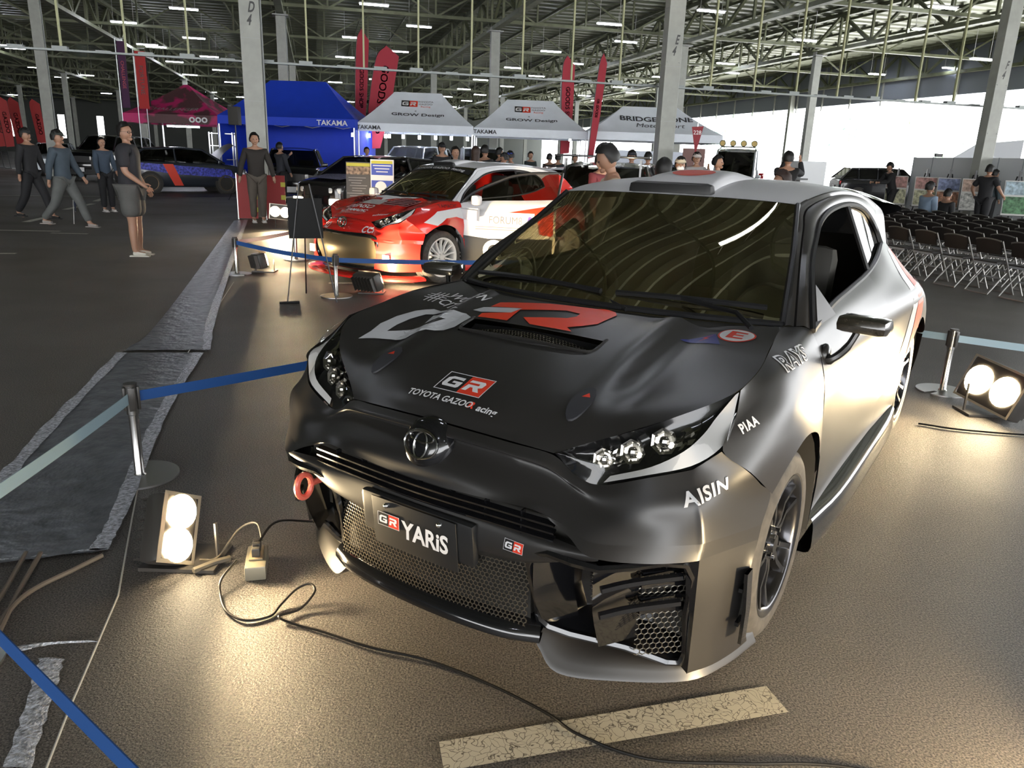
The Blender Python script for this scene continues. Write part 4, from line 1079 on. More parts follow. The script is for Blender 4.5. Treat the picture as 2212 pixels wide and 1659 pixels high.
# big grille opening, lower panel, splitter, canards
b = MB(); b.net(sym_net([[(0,-.82,.56),(.3,-.81,.57),(.55,-.77,.55)],[(0,-.84,.40),(.3,-.82,.40),(.58,-.76,.40)],[(0,-.80,.22),(.3,-.79,.22),(.52,-.73,.22)]]), 5, 5); b.build('grille', mat('grille_bronze', (.25,.2,.12), .3, .7), rally)
b = MB(); b.tube(spline([(-.56,-.76,.56),(-.3,-.83,.585),(0,-.845,.58),(.3,-.83,.585),(.56,-.76,.56),(.60,-.74,.40),(.52,-.74,.20),(0,-.83,.19),(-.52,-.74,.20),(-.60,-.74,.40)], 5, True), .022, 8, True); b.build('grille_surround', GLOSSB, rally)
for s_ in (1, -1):
    b = MB(); b.net([[(.58,-.76,.54),(.72,-.69,.54),(.85,-.58,.52),(.95,-.38,.50)],[(.60,-.78,.35),(.74,-.71,.35),(.88,-.58,.35),(.975,-.42,.36)],[(.54,-.76,.20),(.74,-.70,.18),(.88,-.56,.18),(.965,-.38,.18)]], 4, 4)
    if s_ < 0: b.mirror(False)
    b.build('bumper_corner', REDP, rally)
    b = MB(); b.box((.72,-.735,.33), (.13,.02,.10), bev=.02)
    if s_ < 0: b.mirror(False)
    b.build('corner_lamp', LAMPW, rally)
pth = [(p.x, p.y) for p in spline([(-.97,-.36,0),(-.9,-.60,0),(-.6,-.80,0),(-.3,-.87,0),(0,-.89,0),(.3,-.87,0),(.6,-.80,0),(.9,-.60,0),(.97,-.36,0)], 6)]
b = MB(); b.grid(section_sweep(pth, [(-.12,.12),(.02,.115),(.06,.10),(.06,.075),(-.12,.07)])); b.build('splitter', REDP, rally)
for s_ in (1, -1):
    b = MB(); b.box((1.00,.50,1.0), (.13,.10,.13), bev=.045); b.cyl((.95,.5,.97), (.80,.5,.95), .02)
    if s_ < 0: b.mirror(False)
    b.build('door_mirror', WHP, rally)
b = MB(); b.net(sym_net([[(0,.90,1.445),(.15,.90,1.44),(.20,.93,1.40)],[(0,1.15,1.475),(.13,1.15,1.47),(.17,1.15,1.435)],[(0,1.4,1.465),(.1,1.4,1.462),(.14,1.4,1.44)]]), 4, 4); v_ = b.build('roof_vent', WHP, rally)
b = MB(); b.box((0,.90,1.41), (.38,.05,.055), bev=.02); b.build('vent_mouth', BLACKV, v_)
rw = bvh_of([RP['ws']])
bn = shape('windscreen_banner', [[(-.56,-.05),(.56,-.05),(.56,.055),(-.56,.055)]], (0,.80,1.36), (1,0,0), (0,.75,.65), BLACKV, RP['ws'], rw, L=.05, off=.004)
lettering('banner_lettering', 'TOYOTA GAZOO  Racing', (0,.80,1.36), (1,0,0), (0,.75,.65), .075, WHITEL, RP['ws'], rw, bold=.001, wide=1.1, L=.05, off=.008)
rq = bvh_of([RP['fender']])
side_text('wing_lettering', 'TAMADIC', (.80,-.02,.92), (.82,.38,.92), (-.3,.2,1), .075, BLACKV, rq, RP['fender'], L=.04, off=.004)
shape('wing_white', [[(-.30,-.10),(-.05,.02),(.45,.06),(.45,-.10),(.25,-.05),(.05,-.06),(-.12,-.14)]], (1.1,.0,.85), (0,1,0), (0,0,1), WHITEL, RP['fender'], rq, L=.05, off=.002)
qd = bvh_of([RP['quarter']])
shape('side_white_letter', [[(-.35,-.25),(-.05,-.25),(-.02,-.12),(-.2,-.12),(-.12,.12),(-.22,.08)],[(.0,-.25),(.12,-.25),(.2,.1),(.08,.05)]], (1.2,1.95,.62), (0,1,0), (0,0,1), WHITEL, RP['quarter'], qd, L=.05, off=.003)
# ================================================================ floodlights, barriers, small things on the floor
WARM = (1.0, .76, .44)
BULB = mat('floodlight_glow', (1, 1, 1), .5, emit=(1.0, .80, .50), estr=22.0)
HOUS = mat('floodlight_housing', (.05, .045, .04), .35)
RIMF = mat('floodlight_rim', (.5, .45, .36), .3, .6)
def floodlight(loc, aim, label, power=60, size=1.0, lamps=2, z=.16, roll=0.5, cone=100, w=.30, h=.20):
    loc = Vector((loc[0], loc[1], 0)); t = thing('floodlight', label, 'floodlight', loc)
    d = (Vector(aim) - (loc + Vector((0, 0, z)))).normalized()
    R = d.to_track_quat('-Y', 'Z').to_matrix()
    if roll: R = R @ Matrix.Rotation(roll, 3, 'Y')
    c = Vector((0, 0, z))
    b = MB(); b.box(c + R @ Vector((0, .05, 0)), (w, .11, h), bev=.03, R=R); b.build('lamp_body', HOUS, t)
    b = MB()
    for k in range(7): b.box(c + R @ Vector((-w/2 + w*(k + .5)/7, .12, 0)), (.006, .05, h*.8), R=R)
    b.build('cooling_fins', HOUS, t)
    b = MB(); b.grid([[c + R @ Vector((x*w/2, -.01, y*h/2)) for x, y in ((-1,-1),(1,-1),(1,1),(-1,1))], [c + R @ Vector((x*(w/2 - .015), -.012, y*(h/2 - .015))) for x, y in ((-1,-1),(1,-1),(1,1),(-1,1))]], True)
    b.build('front_rim', RIMF, t, smooth=False)
    b = MB(); b.tube([(-.12, .05, .01), (-.12, .05, z), ], .008, 6); b.tube([(.12, .05, .01), (.12, .05, z)], .008, 6); b.box((0, .05, .01), (.28, .2, .014)); b.build('stand', HOUS, t)
    for k in range(lamps):
        x = (k - (lamps - 1)/2)*w*.47
        M4 = Matrix.Translation(c + R @ Vector((x, -.012, 0))) @ R.to_4x4() @ Matrix.Rotation(PI/2, 4, 'X')
        b = MB(); b.lathe([(0, .018), (.03, .015), (min(.10, h*.40), .0)], 20, M4); b.build('lens', BULB, t)
    ld = bpy.data.lights.new('flood', 'SPOT'); ld.energy = power*.5; ld.color = WARM; ld.spot_size = math.radians(cone); ld.spot_blend = .5; ld.shadow_soft_size = .05
    lo = bpy.data.objects.new('flood', ld); C.objects.link(lo); lo.parent = t; lo.location = c + R @ Vector((0, -.06, 0)); lo.rotation_euler = d.to_track_quat('-Z', 'Y').to_euler()
    return t
floodlight((-1.22,2.56), (-.25,2.12,.52), 'twin-bulb floodlight glowing on the floor at left, aimed at the black car', 72, roll=-1.05, cone=110, w=.26, h=.16)
floodlight((3.12,4.80), (1.6,4.4,.75), 'large dazzling floodlight at the right beside the black car rear wheel', 150, w=.46, h=.30, z=.2, roll=.1, cone=95)
floodlight((1.55,1.15), (.75,2.2,.30), 'floodlight on the floor in front of the black car, just past the bottom right', 70, roll=.1)
floodlight((-4.72,15.5), (-2.2,7,.8), 'distant floodlight glaring toward the camera beside the far barrier', 200, w=.42, h=.3, z=.34, roll=.1)
floodlight((-3.25,9.85), (-1.8,10.9,.5), 'black floodlight seen from the side at the red car, under the blue belt', 110, roll=.1)
floodlight((-1.62,8.55), (-1.0,9.4,.55), 'black floodlight seen from behind in front of the red rally car', 300, w=.36, roll=.05)
floodlight((.95,8.35), (1.0,10.2,.6), 'floodlight hidden behind the black car lighting the red car door', 260, roll=.05)
# power box
PBX = thing('power_box', 'pale metal socket box on the floor right of the near floodlight', 'socket box', (-.935,2.56,0), .25)
b = MB(); b.box((0,0,.028), (.075,.17,.055), bev=.006); b.build('box_body', mat('box_pale', (.28,.26,.20), .35, .4), PBX)
b = MB(); b.box((0,.02,.058), (.05,.11,.008), bev=.003); b.build('socket_face', mat('socket_brown', (.2,.16,.1), .4), PBX)
b = MB(); 
for y in (-.01,.03,.06): b.box((0,y,.078), (.03,.022,.035), bev=.005)
b.build('plug', HOUS, PBX)
tag(MB().tube(spline([(-.93,2.62,.09),(-.97,2.68,.13),(-1.04,2.68,.10),(-1.10,2.60,.02),(-1.16,2.58,.02)], 8), .005, 6).build('cable', mat('cord_pale', (.13,.11,.08), .4)), 'pale cord arching from the socket box to the floodlight', 'cable')
tag(MB().tube(spline([(-.94,2.60,.09),(-.90,2.72,.12),(-.80,2.95,.01),(-.66,3.05,.008)], 8), .005, 6).build('cable', BLK), 'black cord from the socket box toward the car front wheel', 'cable')
tag(MB().tube(spline([(-1.15,2.5,.02),(-1.1,2.56,.02),(-1.05,2.60,.02)], 5), .012, 6).build('plug_connector', mat('cord_pale', (.13,.11,.08), .4)), 'cable connector lying beside the near floodlight', 'connector')
# barrier posts
POSTM = mat('polished_post', (.62, .61, .6), .22, 1.0)
def post(label):
    t = thing('barrier_post', label, 'barrier post', group=None)
    b = MB(); n = 48; pr = []
    for i in range(n + 1):
        a = PI + .13 + (2*PI - .26)*i/n; pr.append((.175*math.cos(a), .175*math.sin(a)))
    pr += [(-.075, .012), (-.07, 0), (-.075, -.012)]
    b.prism([(x, y, .001) for x, y in pr], (0, 0, .009)); b.build('base_plate', mat('spun_plate', (.7, .7, .7), .3, 1.0), t, ang=.5)
    b = MB(); b.lathe([(.03, .008), (.022, .02), (.022, .31), (.027, .315), (.027, .445), (.029, .45), (.029, .456), (0, .458)], 20); b.build('post', POSTM, t)
    b = MB(); b.cyl((0,0,.452), (0,0,.462), .03, n=20)
    for a in (0, PI/2, PI, 3*PI/2): b.box((.03*math.cos(a), .03*math.sin(a), .39), (.012 if a % PI < .1 else .03, .03 if a % PI < .1 else .012, .11), bev=.003)
    b.build('belt_head', HOUS, t)
    return t
P0 = post('barrier post on the tarpaulin at left, nearest the camera')
posts = {'near': (-1.763,3.371)}
P0.location = (-1.763, 3.371, 0); P0.rotation_euler = (0, 0, .55)
for nm, (x, y), lb in (('b', (-3.516,9.621), 'barrier post with a copper glint left of the red rally car'), ('c', (-1.958,8.311), 'barrier post standing in front of the red rally car'), ('d', (-3.207,11.187), 'barrier post behind the poster easel by the red car'),
    ('e', (-6.495,19.073), 'far barrier post left of the distant floodlight'), ('f', (-3.85,15.6), 'far barrier post behind the easel in front of the dark car'), ('g', (3.122,5.344), 'barrier post behind the right floodlight'), ('h', (-5.6,21.5), 'far barrier post just behind the distant floodlight'), ('i', (.55,6.0), 'barrier post hidden behind the black bonnet'), ('j', (-1.685,1.935), 'barrier post at the left edge, only its base plate showing')):
    o = dup(P0, (x, y, 0), random.random()*6, lb); posts[nm] = (x, y)
posts['k'] = (5.4, 4.2); dup(P0, (5.4, 4.2, 0), 1, 'barrier post past the right edge')
posts['l'] = (.62, 8.9); dup(P0, (.62, 8.7, 0), 1, 'barrier post beside the red car front wheel')
BLUE = mat('belt_blue', (.02, .09, .30), .6); PALE = mat('belt_pale', (.38, .52, .58), .5)
def belt(a, c, m, label, sag=.02, z0=.395, z1=.395, w=.05):
    a, c = Vector(posts[a]) if isinstance(a, str) else Vector(a), Vector(posts[c]) if isinstance(c, str) else Vector(c)
    P = []; dd = (c - a).normalized(); a = a + dd*.036; c = c - dd*.036
    for i in range(13):
        t = i/12; p = a.lerp(c, t); P.append((p.x, p.y, z0 + (z1 - z0)*t - sag*4*t*(1 - t)))
    return tag(MB().strip(P, w, t=.003).build('barrier_belt', m), label, 'barrier belt')
belt('near', 'j', PALE, 'pale blue belt from the nearest post toward the left edge', .01)
belt('near', 'i', BLUE, 'dark blue belt from the nearest post to behind the black car', .02)
belt('j', (-.2,.785), BLUE, 'dark blue belt crossing the bottom left corner', 0)
belt('b', 'd', mat('belt_silver', (.6,.6,.58), .4), 'silvery belt between the post by the red car and the easel', .01)
belt('b', 'c', BLUE, 'dark blue belt crossing in front of the red rally car', .02)
belt('c', 'l', BLUE, 'dark blue belt along the red rally car bumper', .02)
belt('d', (-1.2,12.6), mat('belt_silver', (.6,.6,.58), .4), 'silvery belt behind the red rally car nose', .01)
belt('e', 'h', mat('belt_silver', (.6,.6,.58), .4), 'silvery sagging belt by the distant floodlight', .05)
belt('f', (-2.5,16.2), BLUE, 'dark blue belt in front of the dark car behind the easel', .01)
belt('g', 'k', PALE, 'pale belt from the post by the right floodlight to the right edge', .02)
belt('g', (2.3,6.4), PALE, 'pale belt from behind the black car to the right post', .02)
# white plate at the left edge
# ================================================================ people
def skin_mesh(nodes, edges, subs=2):
    """one continuous surface grown around a skeleton; nodes: (pos, radius or (rx, ry))"""
    me = bpy.data.meshes.new('skel'); me.from_pydata([tuple(p) for p, r in nodes], edges, [])
    o = bpy.data.objects.new('skel', me); C.objects.link(o)
    sk = o.modifiers.new('skin', 'SKIN'); sk.use_smooth_shade = True
    for i, (p, r) in enumerate(nodes):
        r = r if isinstance(r, tuple) else (r, r); me.skin_vertices[0].data[i].radius = r
    me.skin_vertices[0].data[0].use_root = True
    ss = o.modifiers.new('sub', 'SUBSURF'); ss.levels = subs; ss.render_levels = subs
    dg = bpy.context.evaluated_depsgraph_get(); ev = o.evaluated_get(dg); m2 = ev.to_mesh()
    vs = [v.co.copy() for v in m2.vertices]; fs = [tuple(p.vertices) for p in m2.polygons]
    ev.to_mesh_clear(); C.objects.unlink(o); bpy.data.objects.remove(o); bpy.data.meshes.remove(me)
    return vs, fs
SKIN = mat('skin', (.36, .20, .13), .5)
def clothmat(c): return mat('cloth_%d_%d_%d' % tuple(int(x*255) for x in c), c, .8, noise=.12, nscale=6)
HAIRB = mat('hair_black', (.004, .0035, .003), .55); HAIRR = mat('hair_brown', (.022, .009, .005), .6)
def person(loc, yaw, label, H=1.70, top=(.02,.02,.02), legs=(.03,.03,.035), shoes=(.6,.58,.55), hair=HAIRB, stride=0.0, arms=((.1,.12,.2),(.1,.12,.2)), shorts=False,
           short_sleeve=False, lean=0.0, head_pitch=0.0, head_yaw=0.0, cap=None, longhair=False, seated=False, bulk=1.0, glasses=False, mask=False, skirt=False, fingers=False, bare_legs=False, crouch=0.0):
    t = thing('person', label, 'person', (loc[0], loc[1], loc[2] if len(loc) > 2 else 0), yaw)
    V = Vector
    hip = .52; sh_ = .815
    def fwd(a): return V((0, -math.sin(a), math.cos(a)))
    pel = V((0, 0, hip)); tor = fwd(lean)
    if seated: pel = V((0, 0, .27))
    elif crouch: pel = V((0, .05, hip - crouch))
    waist = pel + tor*.10; chest = pel + tor*.22; neckb = pel + tor*.31; neck = pel + tor*.335
    hd = fwd(lean*.6 + head_pitch); head = neck + hd*.075; headt = neck + hd*.125
    legs_n = []
    for s_ in (1, -1):
        hp = pel + V((s_*.048, 0, -.01)); a = stride*s_
        if seated: kn = hp + V((s_*.02, -.24, .0)); an = kn + V((0, -.01, -.24 + .02))
        elif crouch: kn = hp + V((s_*.03, -.20, -.05)); an = V((s_*.06, -.06, .045))
        else:
            L1, L2 = .245, .235; kb = abs(a)*.35 + .04
            kn = hp + V((s_*.008, -math.sin(a + kb*.5)*L1, -math.cos(a + kb*.5)*L1)); a2 = a - kb*(1.6 if a < 0 else .4)
            an = kn + V((0, -math.sin(a2)*L2, -math.cos(a2)*L2))
        legs_n.append((hp, kn, an))
    if not seated and not crouch:
        low = min(l[2].z for l in legs_n) - .042
        dz = V((0, 0, -low)); pel, waist, chest, neckb, neck, head, headt = [p + dz for p in (pel, waist, chest, neckb, neck, head, headt)]; legs_n = [tuple(p + dz for p in l) for l in legs_n]
    if seated:
        dz = V((0, 0, -(min(l[2].z for l in legs_n) - .042))); pel, waist, chest, neckb, neck, head, headt = [p + dz for p in (pel, waist, chest, neckb, neck, head, headt)]; legs_n = [tuple(p + dz for p in l) for l in legs_n]
    arm_n = []
    for s_, (sw, out, bend) in zip((1, -1), arms):
        sp_ = neckb + V((s_*.098*bulk**.5, 0, -.018)) ; d1 = V((s_*math.sin(out), -math.sin(sw)*math.cos(out), -math.cos(sw)*math.cos(out)))
        el = sp_ + d1*.165; a = sw + bend; inn = out*.6 - bend*.22
        d2 = V((s_*math.sin(inn), -math.sin(a)*math.cos(inn), -math.cos(a)*math.cos(inn))); wr = el + d2*.145; ha = wr + d2*.05
        arm_n.append((sp_, el, wr, ha, d2))
    B = bulk*1.0; Q_ = 1.22
    def build_skin(name, N, E_, m_, parent, subs=2):
        vs, fs = skin_mesh([(p*H, tuple(x*H*Q_ for x in r) if isinstance(r, tuple) else r*H*Q_) for p, r in N], E_, subs)
        return MB().add(vs, fs).build(name, m_, parent)
    # body
    N = [(pel, (.046*B,.040*B)), (waist, (.042*B,.034*B)), (chest, (.052*B,.040*B)), (neckb, (.036,.030)), (neck + tor*.010, .021), (head - hd*.028, (.024,.028)), (head, (.034,.040)), (headt, (.028,.034))]; E_ = [(0,1),(1,2),(2,3),(3,4),(4,5),(5,6),(6,7)]
    for (hp, kn, an), s_ in zip(legs_n, (1, -1)):
        i = len(N); N += [(hp, .046*B), (hp.lerp(kn, .5), .040*B), (kn, .029), (kn.lerp(an, .35), .031), (an, .019), (an + V((0, -.035, -.025)), (.022,.014)), (an + V((0, -.085, -.030)), (.021,.010))]
        E_ += [(0, i)] + [(i+k, i+k+1) for k in range(6)]
    for (sp_, el, wr, ha, d2), s_ in zip(arm_n, (1, -1)):
        i = len(N); N += [(sp_, .030), (el, .022), (el.lerp(wr, .3), .021), (wr, .013), (ha, (.010,.020))]
        E_ += [(3, i)] + [(i+k, i+k+1) for k in range(4)]
    body = build_skin('body', N, E_, SKIN, t)
    # face and hands added to the body surface
    b = MB(); Rh = Matrix.Rotation(head_yaw, 3, 'Z') @ Matrix.Rotation(lean*.6 + head_pitch, 3, 'X')
    hc = head*H
    def fp(x, y, z): return hc + Rh @ (V((x, y, z))*H)
    b.sphere(fp(0, .002, .012), .052*H, 16, 12, (.86, 1.0, 1.22), Rh)
    b.sphere(fp(0, -.052, .002), .010*H, 8, 6, (.8, 1.0, 1.6), Rh)
    b.sphere(fp(0, -.040, -.036), .020*H, 8, 6, (1.1, .8, .7), Rh)
    for s_ in (1, -1): b.sphere(fp(s_*.044, .006, .004), .012*H, 8, 6, (.4, .8, 1.3), Rh)
    for (sp_, el, wr, ha, d2), s_ in zip(arm_n, (1, -1)):
        if not fingers and not short_sleeve: 
            b.sphere(ha*H, .022*H, 8, 6, (.6, .9, 1.1)); continue
        sd = V((0, 1, 0)) if abs(d2.y) < .8 else V((1, 0, 0)); sd = (sd - d2*sd.dot(d2)).normalized(); nn = d2.cross(sd)*s_
        for k, (off, ln) in enumerate(((-.016,.036),(-.005,.042),(.006,.040),(.016,.031))):
            p0 = ha + sd*off; p1 = p0 + d2*ln*.5; p2 = p1 + (d2*.7 - nn*.5)*ln*.5
            b.tube([p0*H, p1*H, p2*H], [.0058*H, .0052*H, .004*H], 6)
        p0 = wr + sd*-.016 + d2*.015; b.tube([p0*H, (p0 + d2*.022 - sd*.014)*H, (p0 + d2*.042 - sd*.016)*H], [.0065*H, .006*H, .0045*H], 6)
    vs = [tuple(v.co) for v in body.data.vertices]; fs = [tuple(p.vertices) for p in body.data.polygons]
    nb = MB().add(vs, fs).add(b.v, b.f); old = body.data
    bpy.data.objects.remove(body); body = nb.build('body', SKIN, t)
    e = MB()
    for s_ in (1, -1): e.sphere(fp(s_*.019, -.0475, .014), .0052*H, 8, 6)
    e.box(fp(0, -.054, -.024), (.022*H, .004*H, .003*H), R=Rh); e.build('eyes_and_mouth', mat('eye_dark', (.03,.015,.012), .4), t)
    if glasses:
        e = MB()
        for s_ in (1, -1): e.tube([fp(s_*.019 + .013*math.cos(a), -.058, .014 + .010*math.sin(a)) for a in [2*PI*k/12 for k in range(12)]], .0014*H, 4, True)
        e.tube([fp(-.032, -.055, .016), fp(-.045, 0, .016)], .0012*H, 4); e.tube([fp(.032, -.055, .016), fp(.045, 0, .016)], .0012*H, 4); e.build('glasses', BLACKV, t)
    if mask:
        e = MB(); e.sphere(fp(0, -.028, -.022), .040*H, 12, 8, (.95, .85, .75), Rh); e.build('face_mask', WHITEL, t)
    # hair
    g = []
    for i in range(9):
        th = PI*(.02 + .62*i/8); row = []
        for j in range(20):
            ph = 2*PI*j/20; fr = max(0, -math.sin(ph)); th2 = min(th, PI*(.30 + .10*(1 - fr))) if fr > .25 else th
            if longhair and fr <= .25: th2 = th
            r_ = .0605*(1 + (.16 if not longhair else .05)*random.random())
            row.append(fp(r_*.90*math.sin(th2)*math.cos(ph), .006 + r_*1.03*math.sin(th2)*math.sin(ph), .016 + r_*1.2*math.cos(th2)))
        g.append(row)
    e = MB(); e.grid(g, True)
    if longhair:
        e.grid([[fp(.050*math.cos(a), .010 + .050*math.sin(a), z) for a in [PI*(-.05 + 1.1*k/10) for k in range(11)]] for z in (.03, -.03, -.08, -.13)])
    e.build('hair', hair, t)
    if cap:
        e = MB(); g = []
        for i in range(6):
            th = PI*.48*i/5; g.append([fp(.062*.92*math.sin(th)*math.cos(2*PI*j/18), .004 + .064*math.sin(th)*math.sin(2*PI*j/18), .03 + .055*math.cos(th)) for j in range(18)])
        e.grid(g, True); e.grid([[fp(x, -.050, .034) for x in (-.045,-.02,.0,.02,.045)], [fp(x*.8, -.095 + abs(x)*.5, .022) for x in (-.045,-.02,.0,.02,.045)]])
        e.build('cap', clothmat(cap), t)
    # shirt / jacket
    k = .012
    N = [(pel + V((0,0,-.045)), (.070*B+k*.5,.060*B+k*.5)), (pel + V((0,0,.03)), (.070*B+k*.5,.058*B+k*.5)), (waist, (.064*B+k*.3,.050*B+k*.3)), (chest, (.076*B+k*.3,.058*B+k*.3)), (neckb + tor*-.005, (.058,.044))]; E_ = [(0,1),(1,2),(2,3),(3,4)]
    for (sp_, el, wr, ha, d2), s_ in zip(arm_n, (1, -1)):
        i = len(N)
        if short_sleeve: N += [(sp_, .040), (sp_.lerp(el, .55), .038), (sp_.lerp(el, .85), .037)]; E_ += [(4, i), (i, i+1), (i+1, i+2)]
        else: N += [(sp_, .038), (el, .030), (el.lerp(wr, .5), .026), (wr, .021)]; E_ += [(4, i), (i, i+1), (i+1, i+2), (i+2, i+3)]
    build_skin('shirt' if short_sleeve else 'jacket', N, E_, clothmat(top), t)
    # trousers / shorts / skirt
    N = [(pel + V((0,0,.03)), (.062*B,.052*B))]; E_ = []
    if seated or crouch: N[0] = (pel, (.066*B,.056*B))
    for (hp, kn, an), s_ in zip(legs_n, (1, -1)):
        i = len(N)
        if shorts: N += [(hp, .053*B), (hp.lerp(kn, .5), .053*B), (hp.lerp(kn, .92), .052*B)]; E_ += [(0, i), (i, i+1), (i+1, i+2)]
        else: N += [(hp, .052*B), (hp.lerp(kn, .5), .047*B), (kn, .039), (kn.lerp(an, .5), .036), (an + V((0,0,.012)), .031)]; E_ += [(0, i)] + [(i+q, i+q+1) for q in range(4)]
    build_skin('shorts' if shorts else 'trousers', N, E_, clothmat(legs), t)
    for (hp, kn, an), s_ in zip(legs_n, (1, -1)):
        e = MB(); vs, fs = skin_mesh([(p*H, tuple(x*H for x in r)) for p, r in [(an + V((0,.018,-.012)), (.024,.026)), (an + V((0,-.03,-.020)), (.027,.020)), (an + V((0,-.09,-.026)), (.026,.015))]], [(0,1),(1,2)], 1)
        e.add(vs, fs); e.box((an + V((0,-.035,-.038)))*H, (.05*H, .15*H, .010*H), bev=.004*H); e.build('shoe', clothmat(shoes), t)
    return t
def at_px(x, y, Y=None, z=0.0):
    """place on the floor at the depth Y (metres ahead)"""
    d = rr*((x - 1106)/F_PX) + uu*((829.5 - y)/F_PX) + fw
    if Y is None: t_ = (z - EYE)/d.z; return Vector((d.x*t_, d.y*t_, 0))
    return Vector((d.x/d.y*Y, Y, 0))
def face(p, to): return math.atan2(to[0] - p[0], -(to[1] - p[1]))     # yaw that turns -Y towards a point
CAMP = (0, 0)
DK = (.009,.009,.010)
